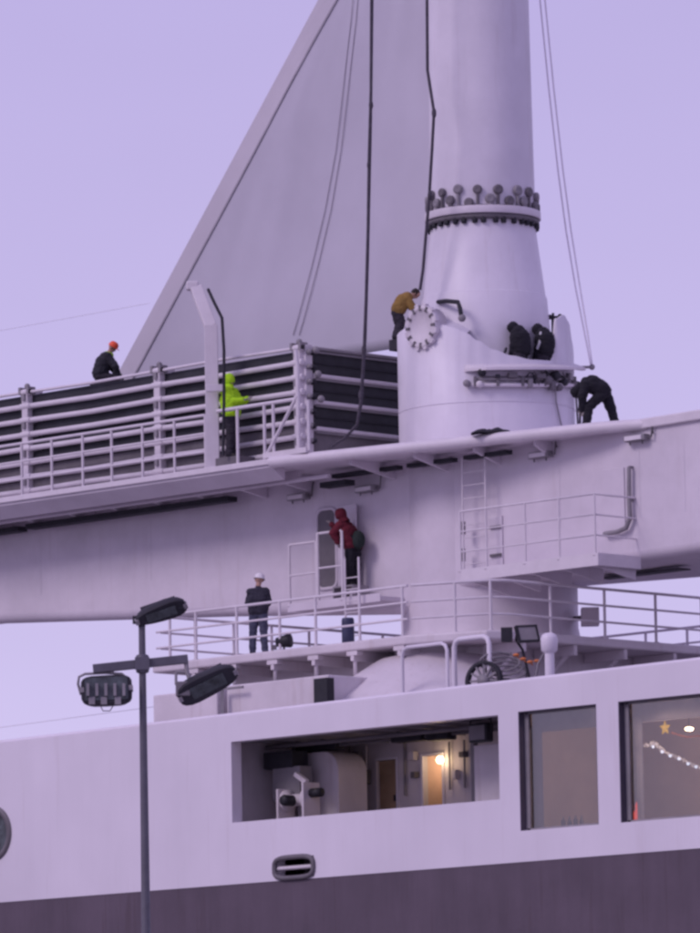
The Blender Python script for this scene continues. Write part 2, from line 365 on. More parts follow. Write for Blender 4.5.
for k, (x, y, w_, h_) in enumerate(((352, 752, 7, 9), (362, 770, 5, 14), (408, 752, 6, 8), (411, 772, 4, 6), (452, 770, 4, 9), (459, 752, 5, 5), (346, 785, 6, 8))):
    a, b = P(x, y, iv-.14), P(x+w_, y+h_, iv-.14); m = MB(); m.box(a.x, b.x, iv-.16, iv-.003, b.z, a.z); m.build('wall_box', random.choice((M_GREY, M_DGREY, M_WHITE)), ship, .01)
for k, (x, y0, y1) in enumerate(((349, 745, 800), (366, 745, 770), (404, 742, 796), (449, 742, 790), (464, 740, 788))):
    a, b = P(x, y0, iv-.07), P(x, y1, iv-.07); m = MB(); m.tube([V((a.x, iv-.07, a.z)), V((a.x, iv-.07, b.z))], .025, 8); m.build('wall_pipe', random.choice((M_GREY, M_WHITE)), ship)
c = P(481, 792, VH+.55); m = MB(); m.lathe([(0, 0), (.11, 0), (.09, .12), (.15, .2), (.15, .25), (0, .27)], V((c.x, c.y, zo0-.22)), 20); m.lathe([(0, -.2), (.08, -.2), (.08, 0), (0, 0)], V((c.x, c.y, zo0-.22)), 16)
m.build('small_bollard', M_WHITE, ship)
# fairlead in the bulwark
fm = MB(); fu0, fu1 = uf0, uf1
fm.box(fu0, fu1, VH+.31, VH+.9, zf0-.1, zf0-.02); fm.box(fu0, fu1, VH+.86, VH+.9, zf0, zf1+.1)
ff = fm.build('fairlead', M_DGREY, ship)
fl = MB(); n_ = 20; cz, cu = (zf0+zf1)/2, (uf0+uf1)/2; hx, hz = (uf1-uf0)/2, (zf1-zf0)/2
ring = []
for k in range(28):
    t = 2*pi*k/28; e_ = .55; ring.append(V((cu+hx*math.copysign(abs(cos(t))**e_, cos(t)), VH-.02, cz+hz*math.copysign(abs(sin(t))**e_, sin(t)))))
fl.tube(ring+[ring[0], ring[1]], .055, 8, caps=False); fl.build('lip', M_DGREY, ff)
fl = MB(); fl.tube([(uf0, VH+.05, cz), (uf1, VH+.05, cz)], .045, 8); fl.build('roller', M_WHITE, ff)
# porthole at the left edge
pp = P(-7, 834, VH); ph = MB(); ph.lathe([(.50, -.02), (.50, .05), (.60, .05), (.64, -.02)], pp, 40, axis=(0, -1, 0)); pho = ph.build('porthole', M_DGREY, ship)
ph = MB(); ph.lathe([(0, .01), (.5, .01)], pp, 40, axis=(0, -1, 0)); ph.build('glass', M_LENS, pho)

# cabin windows
def window(u0, u1):
    fr = MB(); t = .05
    v0, v1 = VH+.16, VH+.24
    fr.box(u0, u0+.13, v0, v1, zw0, zw1); fr.box(u1-t, u1, v0, v1, zw0, zw1); fr.box(u0+t, u1-t, v0, v1, zw0, zw0+t); fr.box(u0+t, u1-t, v0, v1, zw1-t, zw1)
    o = fr.build('window', M_GREY, ship, label=None)
    g = MB(); g.add([(u0+t, VH+.20, zw0+t), (u1-t, VH+.20, zw0+t), (u1-t, VH+.20, zw1-t), (u0+t, VH+.20, zw1-t)], [(0, 1, 2, 3)]); g.build('glass', M_GLASS, o)
    lin = MB(); lin.box(u0+.001, u0+.02, VH+.01, VH+.158, zw0+.002, zw1-.002); lin.box(u0+.021, u1-.021, VH+.01, VH+.158, zw1-.02, zw1-.002); lin.box(u1-.02, u1-.001, VH+.01, VH+.158, zw0+.002, zw1-.002); lin.build('lining', M_LINING, o)
    bl = MB(); bl.box(u0+.03, u1-.03, VH+.38, VH+.40, zw1-.40, zw1+.05); bl.tube([(u0+.03, VH+.39, zw1-.41), (u1-.03, VH+.39, zw1-.41)], .02, 6); bl.build('roller_blind', M_CURT, o)
    c = MB(); pts = []
    n = 14
    for k in range(n+1):
        uu = u0+.02+k*.03; pts.append((uu-.10, VH+.36+.03*sin(k*2.2)))
    vs = []; fs = []
    for k, (uu, vv) in enumerate(pts): vs += [V((uu, vv, zw0-.05)), V((uu, vv, zw1-.3))]
    for k in range(n): fs.append((2*k, 2*k+2, 2*k+3, 2*k+1))
    c.add(vs, fs, True); c.build('curtain', M_CURT, o)
    return o
window(uw0, uw1); window(uw2, uw3); window(g2[0], g2[1])
cb = MB(); u0, u1 = uw0-.22, g2[1]+.6
cb.box(u0, u1, VH+3.6, VH+3.7, zw0-.7, 12.9); cb.box(u0-.0, u0+.05, VH+.31, VH+3.6, zw0-.7, 12.9); cb.box(u1, u1+.05, VH+.31, VH+3.6, zw0-.7, 12.9)
cb.build('cabin_wall', M_ROOM, ship)
cb = MB(); cb.box(u0+.06, u1-.01, VH+.31, VH+3.59, zw0-.75, zw0-.7); cb.build('cabin_floor', M_FLOOR, ship)
cb = MB(); cb.box(u0+.06, u1-.01, VH+.31, VH+3.59, 12.86, 12.92); cb.build('cabin_ceiling', M_ROOM, ship)
for k, (x, y, cm_) in enumerate(((653, 747, 0), (662, 752, 1), (670, 756, 0), (679, 759, 1), (688, 764, 0), (696, 767, 1))):
    lc = P(x, y, VH+.46); x_ = MB(); x_.sphere(lc, .030, 8, 6)
    tag(x_.build('fairy_light', M_FAIRY), ['leftmost', 'second from left', 'third from left', 'fourth from left', 'fifth from left', 'rightmost'][k]+' of the six tiny glowing bulbs on the silver tinsel garland', 'fairy light', 'fairy lights on the tinsel garland')
# things in the cabins
lpos = P(689, 729, VH+1.0)
cl_ = thing('cabin_lamp', 'small glowing lamp seen through the right hull window above the tinsel', 'lamp', lpos)
x_ = MB(); x_.sphere(lpos, .07, 14, 8, (1.25, 1.25, .6)); x_.build('bulb', M_LAMP, cl_)
x_ = MB(); x_.tube([lpos+V((0, 0, .03)), V((lpos.x, lpos.y, 12.86))], .008, 6); x_.build('cord', M_DARK, cl_)
pl = bpy.data.lights.new('cabin_lamp_light', 'POINT'); pl.energy = 95; pl.color = (1, .72, .55); pl.shadow_soft_size = .12
plo = bpy.data.objects.new('cabin_lamp_light', pl); COL.objects.link(plo); plo.location = lpos+V((0, .25, -.15))
sp = P(665, 728, VH+.6); x_ = MB(); star = []
for k in range(10):
    r_ = .16 if k % 2 == 0 else .075; t = pi/2+2*pi*k/10; star.append(sp+V((r_*cos(t), 0, r_*sin(t))))
x_.add(star+[sp+V((0, -.05, 0)), sp+V((0, .05, 0))], [(i, (i+1) % 10, 10) for i in range(10)]+[((i+1) % 10, i, 11) for i in range(10)])
tag(x_.build('paper_star', M_YELLOW), 'yellow paper star hanging in the right hull window beside the glowing lamp', 'star')
gp = [P(643, 746, VH+.5), P(655, 743, VH+.5), P(665, 752, VH+.5), P(680, 758, VH+.5), P(700, 768, VH+.5), P(725, 775, VH+.5)]
x_ = MB(); random.seed(3)
for a, b in zip(gp[1:], gp[2:]):
    for k in range(46):
        c = a.lerp(b, k/46) + V((0, 0, -.02*sin(pi*k/46))); d = V((random.uniform(-1, 1), random.uniform(-1, 1), random.uniform(-1, 1))).normalized()*.05
        x_.bar(c-d, c+d, .018, .006)
for k in range(30):
    c = gp[0].lerp(gp[1], k/30); d = V((random.uniform(-1, 1), random.uniform(-1, 1), random.uniform(-1, 1))).normalized()*.06; x_.bar(c-d, c+d, .016, .004)
tag(x_.build('tinsel_garland', M_TIN), 'silver tinsel garland strung across the right hull window', 'garland')
x_ = MB(); gp2 = [P(672, 733, VH+.62), P(686, 737, VH+.62), P(700, 736, VH+.62), P(715, 732, VH+.62)]
for a, b in zip(gp2, gp2[1:]):
    for k in range(10): c = a.lerp(b, k/10); x_.sphere(c, .022, 6, 4)
tag(x_.build('orange_bead_chain', M_ORANGE), 'short string of orange beads beside the glowing lamp in the right window', 'garland')
gn = P(629, 820, VH+.33); gnz = zw0+.02
x_ = MB(); x_.lathe([(0, 0), (.10, 0), (.11, .08), (.085, .2), (.06, .26), (.075, .30), (.05, .40), (.01, .52), (0, .53)], V((gn.x+.16, VH+.42, zw0+.03)), 16)
tag(x_.build('gnome_figure', M_RED), 'little red pointed gnome standing in the lower left corner of the right window', 'ornament')
x_ = MB(); x_.box(uw0+.05, uw3+.3, VH+.31, VH+.95, zw0-.12, zw0-.06); x_.box(uw0+.05, uw3+.3, VH+.9, VH+.95, zw0-.7, zw0-.12); tb = x_.build('window_bench', M_ROOM, ship)
mg = P(589, 818, VH+.5)
x_ = MB(); x_.lathe([(0, 0), (.05, 0), (.055, .12), (.05, .12), (.045, .02), (0, .02)], V((mg.x, VH+.5, zw0-.06)), 16); x_.tube([V((mg.x+.05, VH+.5, zw0-.02)), V((mg.x+.09, VH+.5, zw0)), V((mg.x+.05, VH+.5, zw0+.04))], .008, 6)
tag(x_.build('white_mug', M_HULL), 'white mug at the bottom right of the left hull window', 'mug')
x_ = MB()
for k in range(4):
    c = V((mg.x-.25-.17*k, VH+.55, zw0-.06)); x_.lathe([(0, 0), (.05, 0), (.05, .2+.05*(k % 2)), (.02, .28), (.02, .33), (0, .33)], c, 12)
tag(x_.build('bottle_row', M_DGREY), 'row of grey bottles along the foot of the left hull window', 'bottles')

# deckhouse under the square platform
ZP = 14.78
A1 = PZ(168, 670, ZP-.1); Ac = PZ(405, 640, ZP-.1); Bc = PZ(500, 634, ZP-.1); vE = Ac.y; uE = Bc.x
B1 = V((uE, 14, 0)) if False else V((uE+1.2, 9.0, 0))
plat = [V((A1.x, vE, 0)), V((Ac.x, vE, 0)), V((uE-.25, Bc.y-.15, 0)), V((uE, Bc.y+.35, 0)), V((uE, 7.0, 0)), V((A1.x, 7.0, 0))]
pb = MB(); pb.prism([p+V((0, 0, ZP-.20)) for p in plat], (0, 0, .20)); plo_ = pb.build('square_platform', M_WHITE, ship, .04)
# dark ribs under the platform edge
pe = plat[:5]
rbm = MB()
segs = [(pe[0], pe[1]), (pe[1], pe[2]), (pe[2], pe[3]), (pe[3], pe[4])]
cen = V((0, 0, 0))
def inward(p, d): return p + (cen-p).normalized()*d
dh = MB()
inn = [V((A1.x+1.3, vE+1.25, 0)), V((Ac.x-.1, vE+1.25, 0)), V((uE-1.3, Bc.y+.9, 0)), V((uE-1.3, 6, 0)), V((A1.x+1.3, 6, 0))]
dh.prism([p+V((0, 0, 13.002)) for p in inn], (0, 0, ZP-.205-13.0)); dh.build('deckhouse', M_WHITE, ship)
# outriggers (T brackets)
brk = []
for x, yb in ((196, 690), (234, 690), (275, 680), (316, 679), (355, 666), (402, 697)):
    p = P(x, 655, vE+.12); m = MB(); m.box(p.x-.05, p.x+.05, vE+.03, vE+1.24, ZP-.42, ZP-.205); m.tube([V((p.x, vE+.12, ZP-.2)), V((p.x, vE+.12, 13.0))] if x in (402,) else [V((p.x, vE+.12, ZP-.2)), V((p.x, vE+.12, ZP-.75)), V((p.x, vE+1.2, ZP-1.0))], .05, 8)
    m.box(p.x-.16, p.x+.16, vE+.02, vE+.2, ZP-.30, ZP-.206); m.build('bracket', M_WHITE, ship)
for v in (-3.6, -2.0, -.4, 1.2, 2.8):
    m = MB(); m.box(uE-1.25, uE-.05, v-.05, v+.05, ZP-.42, ZP-.205); m.tube([V((uE-.12, v, ZP-.25)), V((uE-1.2, v, ZP-1.1))], .05, 8); m.build('bracket', M_WHITE, ship)
# sloping pale casing and deck boxes just inside the bulwark
def onhull(x, v): return P(x, 700, v).x
cc = P(437, 690, -3.7)
cs = MB(); cs.lathe([(2.95, 13.0), (2.95, 13.28), (2.88, 13.36), (1.25, ZP-.40), (.9, ZP-.32), (.9, ZP-.205)], (cc.x, cc.y, 0), 72); cs.build('conical_casing', M_WHITE, ship)
a, b = onhull(153, VH+.5), onhull(217, VH+.5)
bx = MB(); bx.box(a, b, VH+.5, VH+1.8, 13.0, P(185, 692, VH+.5).z); bx.build('deck_box', M_WHITE, ship, .03)
a, b = onhull(225, VH+.5), onhull(327, VH+.5)
bx = MB(); bx.box(a, b, VH+.55, VH+2.2, 13.0, P(270, 681, VH+.55).z); bx.build('deck_locker', M_WHITE, ship, .03)
x_ = MB(); p = P(222, 700, VH+.35); x_.bar(V((p.x, p.y, 13)), V((p.x, p.y, P(222, 689, VH+.35).z)), .08, .08); p2 = P(243, 687, VH+.35); x_.bar(V((p.x, p.y, p2.z)), V((p2.x, p.y, p2.z)), .05, .05); x_.build('bent_post', M_GREY, ship)
a, b = P(314, 679, VH+.4), P(328, 705, VH+.4)
x_ = MB(); x_.box(a.x, b.x, VH+.38, VH+.6, ztop(a.x)-.3, a.z); x_.build('black_vent_slot', M_BLACK, ship, .01)
# pale vent pipe with rounded head
vp = P(550, 678, VH+.5); vt = P(550, 633, VH+.5).z
vt_ = thing('vent_pipe', 'white upright vent pipe with rounded head behind the bulwark near the black floodlight', 'vent pipe', (vp.x, vp.y, 13.0))
x_ = MB(); x_.tube([V((vp.x, vp.y, 13)), V((vp.x, vp.y, vt-.3))], .10, 16); x_.build('pipe', M_HULL, vt_)
x_ = MB(); x_.lathe([(.10, -.42), (.17, -.36), (.18, -.12), (.15, -.04), (.08, 0), (0, .01)], V((vp.x, vp.y, vt)), 20); x_.build('head', M_HULL, vt_)
x_ = MB(); x_.tube([V((vp.x-.1, vp.y, vt-.35)), V((vp.x-.32, vp.y, vt-.6)), V((vp.x-.42, vp.y, vt-.95))], .025, 6); x_.build('stay', M_GREY, vt_)
# bent pipe frames (goal-post shaped) behind the bulwark
def hoop(x0, x1, y0, y1, v, r_, label, ybend=None):
    a, b = P(x0, y0, v), P(x1, y1, v)
    m = MB(); rr = .16
    pts = [V((a.x, v, 13.0)), V((a.x, v, a.z-rr)), V((a.x+rr*.3, v, a.z-rr*.3)), V((a.x+rr, v, a.z)), V((b.x-rr, v, a.z)), V((b.x-rr*.3, v, a.z-rr*.3)), V((b.x, v, a.z-rr)), V((b.x, v, 13.0))]
    m.tube(pts, r_, 10); tag(m.build('pipe_hoop', M_HULL), label, 'pipe')
hoop(454, 489, 640, 640, VH+1.0, .055, 'white bent pipe hoop standing left of the black floodlight')
hoop(402, 447, 648, 648, VH+1.3, .04, 'thin white pipe hoop under the platform, left of the taller hoop')
# black deck floodlight on the platform corner
fb = P(527, 634, VH+1.4)
def floodlight(name, label, cat, c, w_, h_, d_, right, upv, lensmat, base=None, parent=None):
    right = V(right).normalized(); upv = V(upv).normalized(); nrm = right.cross(upv)
    t = thing(name, label, cat, base or c) if parent is None else parent
    m = MB(); m.obox(c, right*w_/2, upv*h_/2, nrm*d_/2)
    for k in range(5): m.obox(c-nrm*(d_/2+.035)+upv*(h_*(-.36+.18*k)), right*w_*.42, upv*.012, nrm*.034)
    h = m.build('housing', M_BLACK, t, .02)
    m = MB(); m.obox(c+nrm*(d_/2+.008), right*w_*.40, upv*h_*.38, nrm*.006); m.build('lens', lensmat, h)
    m = MB()
    fw_, fh_ = w_/2, h_/2
    for s_ in (-1, 1): m.obox(c+nrm*(d_/2+.012)+right*(s_*w_*.45), right*w_*.045, upv*fh_, nrm*.016); m.obox(c+nrm*(d_/2+.012)+upv*(s_*h_*.44), right*w_*.40, upv*h_*.055, nrm*.016)
    m.build('bezel', M_BLACK, h)
    return t, h
t, _ = floodlight('deck_floodlight', 'black square floodlight with pale glass facing us beside the white vent pipe', 'floodlight', fb, .46, .36, .16, R+Z*.05+F*.2, Z-.2*R, M_GREY, base=V((fb.x, fb.y, 13)))
x_ = MB(); x_.tube([fb+V((-.27, .0, 0))+R*-.02, fb+V((-.32, 0, -.1)), fb+V((-.28, .15, -.3)), V((fb.x, fb.y+.2, 13))], .03, 8); x_.obox(fb-R*.42+F*.1, R*.12, Z*.15, F*.08); x_.build('stand', M_DARK, t)
# machine with a big wheel, ropes with orange floats
mw = P(484, 676, VH+.9)
t = thing('deck_winch', 'dark spoked winch wheel half hidden behind the bulwark under the white pipe hoop', 'winch', (mw.x, mw.y, 13))
x_ = MB(); x_.lathe([(.34, -.06), (.42, -.06), (.42, .06), (.34, .06)], mw-V((0, 0, .1)), 32, axis=(.3, -1, .1), closed=True); x_.build('rim', M_DARK, t)
x_ = MB()
for k in range(6):
    an = pi*k/6; d = V((cos(an), .3*cos(an), sin(an)))*.37; x_.bar(mw-V((0, 0, .1))-d, mw-V((0, 0, .1))+d, .05, .04)
x_.lathe([(0, -.1), (.12, -.1), (.12, .1), (0, .1)], mw-V((0, 0, .1)), 16, axis=(.3, -1, .1)); x_.build('spokes', M_GREY, t)
x_ = MB(); x_.box(mw.x-.35, mw.x+.35, mw.y+.15, mw.y+.55, 13, mw.z-.05); x_.build('base', M_DGREY, t, .03)
rp = MB(); random.seed(5)
for k in range(4):
    a = P(500+k*3, 662+k*2, VH+1.2+.05*k); pts = []
    for j in range(17):
        tt = 2*pi*j/16; pts.append(a+R*(.42*cos(tt))+Z*(.20*sin(tt)-.05*k)+F*(.1*sin(tt*2)))
    rp.tube(pts, .022, 6, caps=False)
for s_ in (-.3, .3): rp.tube([P(512, 668, VH+1.4)+R*s_, V((P(512, 668, VH+1.4).x, VH+1.4, 13.0))+R*s_], .03, 6)
tag(rp.build('rope_coil', M_GREY), 'pale rope coils on a stand between the winch wheel and the vent pipe', 'rope')
for k, (x, y) in enumerate(((516, 655), (523, 659), (530, 662), (537, 661))):
    m = MB(); c = P(x, y, VH+1.1); m.sphere(c, .06, 12, 8, (1.3, 1, .6)); m.tube([c, c+V((0, .08, -.06))], .015, 5)
    tag(m.build('orange_float', M_ORANGE), ['orange float leftmost on the pale rope coils', 'orange float second from left on the pale rope coils', 'orange float second from right on the pale rope coils', 'orange float rightmost on the pale rope coils, nearest the vent pipe'][k], 'float', 'orange floats on the rope coils')

# platform railing
def railing(name, label, cat, pts, h, posts, nrail=3, r_=.025, rp_=.032, m=M_RAIL, group=None, toprail=True, base_z=None):
    """pts: polyline at deck level, posts: list of points on it"""
    t = thing(name, label, cat, posts[0], group or ('platform railings' if name == 'platform_railing' else 'boom railings'))
    for k in range(nrail):
        hh = h*(nrail-k)/nrail; q = MB(); q.tube([p+V((0, 0, hh)) for p in pts], r_ if k else r_*1.25, 8); q.build('rail', m, t)
    for p in posts:
        q = MB(); q.tube([p+V((0, 0, -.03)), p+V((0, 0, h))], rp_, 8); q.lathe([(0, 0), (.07, 0), (.07, .015), (0, .015)], p, 12); q.build('post', m, t)
    return t
e0 = .10
front = [V((A1.x+.05, vE+e0, ZP)), V((Ac.x, vE+e0, ZP))]
posts = [V((P(x, 640, vE+e0).x, vE+e0, ZP)) for x in (170, 196, 237, 280, 316, 360, 403)]
railing('platform_railing', 'pale railing along the platform edge in front of the man in the hard hat', 'railing', front, 1.08, posts, 3)
pts2 = [V((Ac.x+.12, vE+e0, ZP)), V((uE-.28, Bc.y+.02, ZP)), V((uE-.10, Bc.y+.4, ZP)), V((uE-.10, 6.9, ZP))]
pxs = (463, 497); posts2 = [pts2[0].lerp(pts2[1], .55), pts2[1]]
for x in (551, 605, 656, 702, 745, 790): posts2.append(V((uE-.10, PU(x, 630, uE-.10).y, ZP)))
railing('platform_railing', 'pale railing that turns the platform corner and runs on behind the black floodlight', 'railing', pts2, 1.08, posts2, 3)
back = [V((A1.x+.05, vE+e0+.12, ZP)), V((A1.x+.05, 6.9, ZP)), V((uE-.2, 6.9, ZP))]
pb_ = [V((A1.x+.05, vE+e0+1.2*k, ZP)) for k in range(1, 11)] + [V((A1.x+.05+1.3*k, 6.9, ZP)) for k in range(1, 11)]
railing('platform_railing', 'pale railing along the far side of the platform, seen against the sky', 'railing', back, 1.08, pb_, 3)

# ================================================================ BOOM
VW = -1.82; ZD = 19.25; VE = -3.8
boom = thing('boom', 'huge pale box girder boom with overhanging deck through the mast foot', 'boom', (0, 0, 16))
zr = P(700, 552, VW).z
bL = [P(x, y, VW) for x, y in ((0, 623), (230, 616), (330, 615), (400, 614))]
prof_b = [(-40, bL[0].z+.35, .5)] + [(p.x, p.z, .5) for p in bL] + [(1.5, 16.25, .1), (P(597, 575, VW).x, zr-.05, 0), (P(700, 552, VW).x, zr, 0), (14, zr+.12, 0), (26, zr+.9, 0)]
def sect(u, zb, up_):
    r_ = .22; pts = []; h = 1.82
    for k in range(7):
        t = pi/2*k/6; pts.append((-h+r_-r_*cos(t), zb+r_-r_*sin(t)))
    for k in range(7):
        t = pi/2*k/6; pts.append((h-r_+r_*sin(t), zb+up_+r_-r_*cos(t)))
    zt = ZD-.02 if u < 5 else ZD-.02+max(0, u-5)*.012
    pts += [(h, zt), (-h, zt)]
    return [V((u, v, z)) for v, z in pts]
g = MB(); ss = [sect(*q) for q in prof_b]; m_ = len(ss[0])
vs = [p for s_ in ss for p in s_]; fs = []; 
for i in range(len(ss)-1):
    for k in range(m_):
        k2 = (k+1) % m_; fs.append((i*m_+k, i*m_+k2, (i+1)*m_+k2, (i+1)*m_+k))
g.add(vs, fs); g.add(ss[0], [tuple(range(m_))]); g.add(ss[-1], [tuple(range(m_))])
go = g.build('girder', M_BOOM, boom); bv = go.modifiers.new('b', 'BEVEL'); bv.width = .03; bv.segments = 2; bv.limit_method = 'ANGLE'; bv.angle_limit = radians(50)
for p in go.data.polygons: p.use_smooth = len(p.vertices) == 4 and abs(p.normal.z) > .02 and abs(p.normal.z) < .98
# left overhanging deck
uD = P(270, 459, VE).x
d_ = MB(); d_.box(-34, uD, VE+.06, 3.8, ZD-.14, ZD); d_.build('walkway_deck', M_BOOM, boom)
ed = MB(); ed.box(-34, uD, VE, VE+.058, ZD-.10, ZD+.03); ed.build('deck_edge', M_RAIL, boom, .015)
ed = MB(); ed.prism([V((-34, VE+.06, ZD-.142)), V((-34, VE+.06, ZD-.16)), V((-34, VE+.42, ZD-.42)), V((-34, VE+.46, ZD-.42)), V((-34, VE+.46, ZD-.142))], (34+uD, 0, 0)); ed.build('fascia', M_BOOM, boom)
for k in range(22):
    u = uD-.7-k*1.45
    b_ = MB(); b_.prism([V((u-.04, VE+.2, ZD-.142)), V((u-.04, VE+.2, ZD-.24)), V((u-.04, VW-.02, ZD-.52)), V((u-.04, VW-.02, ZD-.142))], (.08, 0, 0)); b_.build('deck_beam', M_BOOM, boom)
b_ = MB(); b_.box(-34, uD-.2, -2.75, -2.62, ZD-.34, ZD-.143); b_.build('deck_stringer', M_BOOM, boom)
# dark bars in place of slots under the deck
for x0, x1, vv in ((30, 232, -2.3), (-60, 22, -2.2), (325, 350, -2.3)):
    a, b = P(x0, 505, vv).x, P(x1, 490, vv).x
    b_ = MB(); b_.box(a, b, vv-.16, vv+.16, ZD-.56, ZD-.50 if False else ZD-.44); b_.build('dark_slot_bar', M_DARK, boom)
b_ = MB(); b_.tube([(-34, -2.95, ZD-.40), (uD+1, -2.95, ZD-.40)], .05, 8); b_.build('conduit', M_BOOM, boom)
# right deck with rounded pipe edge
pA, pB = V((uD+.01, VE+.02, 0)), V((P(600, 427, -2.2).x, -2.2, 0))
d2 = MB(); d2.prism([p+V((0, 0, ZD-.15)) for p in (pA+V((0, .1, 0)), pB+V((0, .1, 0)), V((pB.x+.9, VW-.02, 0)), V((pB.x+.9, 3.4, 0)), V((uD, 3.6, 0)))], (0, 0, .14)); d2.build('mast_foot_deck', M_BOOM, boom)
d3 = MB(); d3.tube([pA+V((0, .0, ZD-.06)), pB+V((0, 0, ZD-.06)), V((pB.x+1.0, VW+.04, ZD-.06))], .13, 14); d3.build('rounded_deck_edge', M_RAIL, boom)
for x in (345, 410, 470, 530):
    p = pA.lerp(pB, (x-270)/330.); b_ = MB(); b_.prism([V((p.x-.04, p.y+.2, ZD-.152)), V((p.x-.04, p.y+.2, ZD-.26)), V((p.x-.04, VW-.003, ZD-.5)), V((p.x-.04, VW-.003, ZD-.152))], (.08, 0, 0)); b_.build('deck_beam', M_BOOM, boom)
b_ = MB(); 
for x0, x1 in ((330, 395), (405, 450), (462, 505)):
    a, b = P(x0, 478, -2.4).x, P(x1, 470, -2.4).x; b_.box(a, b, -2.35, -2.15, ZD-.36, ZD-.27)
b_.build('dark_underdeck_strip', M_DARK, boom)  # dark strips along the underside of the deck
# right lip of the girder top
l_ = MB(); ur = pB.x+.8
l_.hexa([V((ur, VW-.10, ZD-.16)), V((26, VW-.10, ZD+.09)), V((26, VW+.3, ZD+.09)), V((ur, VW+.3, ZD-.16)), V((ur, VW-.10, ZD+.06)), V((26, VW-.10, ZD+.31)), V((26, VW+.3, ZD+.31)), V((ur, VW+.3, ZD+.06))])
l_.build('top_flange', M_RAIL, boom, .03)
# bulkhead lamps
for k, (x, y) in enumerate(((298, 497), (366, 489), (540, 455), (636, 438))):
    c = P(x, y, VW-.12); m = MB(); L = .30
    m.box(c.x-L, c.x+L, VW-.20, VW-.003, c.z-.07, c.z+.07); o = m.build('wall_lamp', M_GREY, boom, .02)
    m = MB(); m.box(c.x-L*.8, c.x+L*.8, VW-.235, VW-.202, c.z-.05, c.z+.04); m.build('diffuser', M_RAIL, o)
    m = MB(); m.tube([V((c.x+L, VW-.1, c.z)), V((c.x+L+.12, VW-.1, c.z-.02)), V((c.x+L+.14, VW-.08, c.z+.25)), V((c.x+L+.14, VW-.05, ZD-.3))], .02, 6)
    m.build('cable', M_DGREY, o)
    for s_ in (-1, 1): m = MB(); m.tube([V((c.x+s_*L*.6, VW-.12, c.z-.06)), V((c.x+s_*L*.6, VW-.12, c.z-.14))], .018, 6); m.build('stud', M_DGREY, o)
# doorway in the girder side, its inner shade put in as a dark plate
a, b = P(317, 510, VW), P(338, 585, VW)
zt = P(318, 510, VW).z; zb_ = P(318, 590, VW).z
m = MB()
poly = []; r_ = .18
for cx, cz, t0 in ((a.x+r_, zb_+r_, pi), (b.x-r_, zb_+r_, 1.5*pi), (b.x-r_, zt-r_, 0), (a.x+r_, zt-r_, .5*pi)):
    for k in range(5): t = t0+pi/2*k/4; poly.append(V((cx+r_*cos(t), VW-.012, cz+r_*sin(t))))
m.prism(poly, (0, .009, 0)); dw = m.build('doorway', M_DGREY, boom)
m = MB(); m.tube(poly+[poly[0], poly[1]], .045, 6, caps=False); m.build('coaming', M_BOOM, dw)
m = MB(); dx = b.x+.06
m.prism([V((dx, VW-.06, zb_)), V((dx+.72, VW-.20, zb_)), V((dx+.72, VW-.20, zt)), V((dx, VW-.06, zt))], (.01, .05, 0)); m.build('open_door_leaf', M_BOOM, dw, .01)
# walkway below the doorway with its little railing
wzz = P(320, 603, VW-.75).z; a, b = P(288, 604, VW-.75), P(352, 598, VW-.75)
m = MB(); m.box(a.x, b.x+.9, VW-.75, VW-.003, wzz-.10, wzz); m.box(a.x, b.x+.9, VW-.77, VW-.751, wzz-.13, wzz+.06); ww = m.build('door_platform', M_BOOM, boom, .01)
hh = P(290, 545, VW-.72).z-wzz
pa, pb2, pc2 = [V((P(x, 600, VW-.72).x, VW-.72, wzz)) for x in (290, 317, 343)]
railing('door_railing', 'two-bay railing left of the worker in red on the boom door platform', 'railing', [pa, pb2], hh, [pa, pb2], 2, .024, .03)
railing('door_railing', 'taller railing loop in front of the doorway behind the worker in red', 'railing', [pb2+V((.05, 0, .0)), pc2], P(330, 532, VW-.72).z-wzz, [pb2+V((.05, 0, 0)), pc2], 2, .024, .035)
# ladder from platform up to the door
la = P(346, 638, VW-.9); lb = P(360, 638, VW-.9); lt = thing('access_ladder', 'narrow steel ladder rising from the platform to the worker in red', 'ladder', (la.x, la.y, ZP))
for p in (la, lb):
    m = MB(); m.tube([V((p.x, p.y, ZP)), V((p.x, p.y, wzz+.1)), V((p.x, p.y, wzz+.9))], .025, 8); m.build('stile', M_RAIL, lt)
nr = 7
for k in range(nr):
    m = MB(); z_ = ZP+.2+k*.26; m.tube([V((la.x, la.y, z_)), V((lb.x, lb.y, z_))], .015, 6); m.build('rung', M_RAIL, lt)
bd = P(348, 630, -4.6); m = MB(); m.lathe([(0, 0), (.13, 0), (.14, .03), (.14, .55), (.12, .6), (0, .6)], V((bd.x, bd.y, ZP)), 20)
tag(m.build('blue_drum', M_BLUE), 'small dark blue drum standing at the foot of the ladder', 'drum')
# side walkway on the right of the girder
VQ = VW-1.35
qa, qb2 = P(461, 580, VQ), P(597, 555, VQ); zq = qb2.z
m = MB(); m.box(qa.x, qb2.x, VQ+.03, VW-.003, zq-.12, zq-.04); m.build('side_walkway', M_BOOM, boom)
m = MB(); m.box(qa.x, qb2.x, VQ, VQ+.028, zq-.22, zq+.05); m.box(qb2.x+.002, qb2.x+.03, VQ, VW-.003, zq-.22, zq+.05); m.box(qa.x-.03, qa.x-.002, VQ, VW-.003, zq-.22, zq+.05); m.build('walkway_edge', M_RAIL, boom)
for k in range(5):
    u = qa.x+.15+k*(qb2.x-qa.x-.3)/4; m = MB(); m.prism([V((u-.03, VQ+.05, zq-.122)), V((u-.03, VQ+.05, zq-.2)), V((u-.03, VW-.003, zq-.75 if False else zq-.45)), V((u-.03, VW-.003, zq-.122))], (.06, 0, 0)); m.build('walkway_bracket', M_BOOM, boom)
hq = P(597, 493, VQ).z-zq
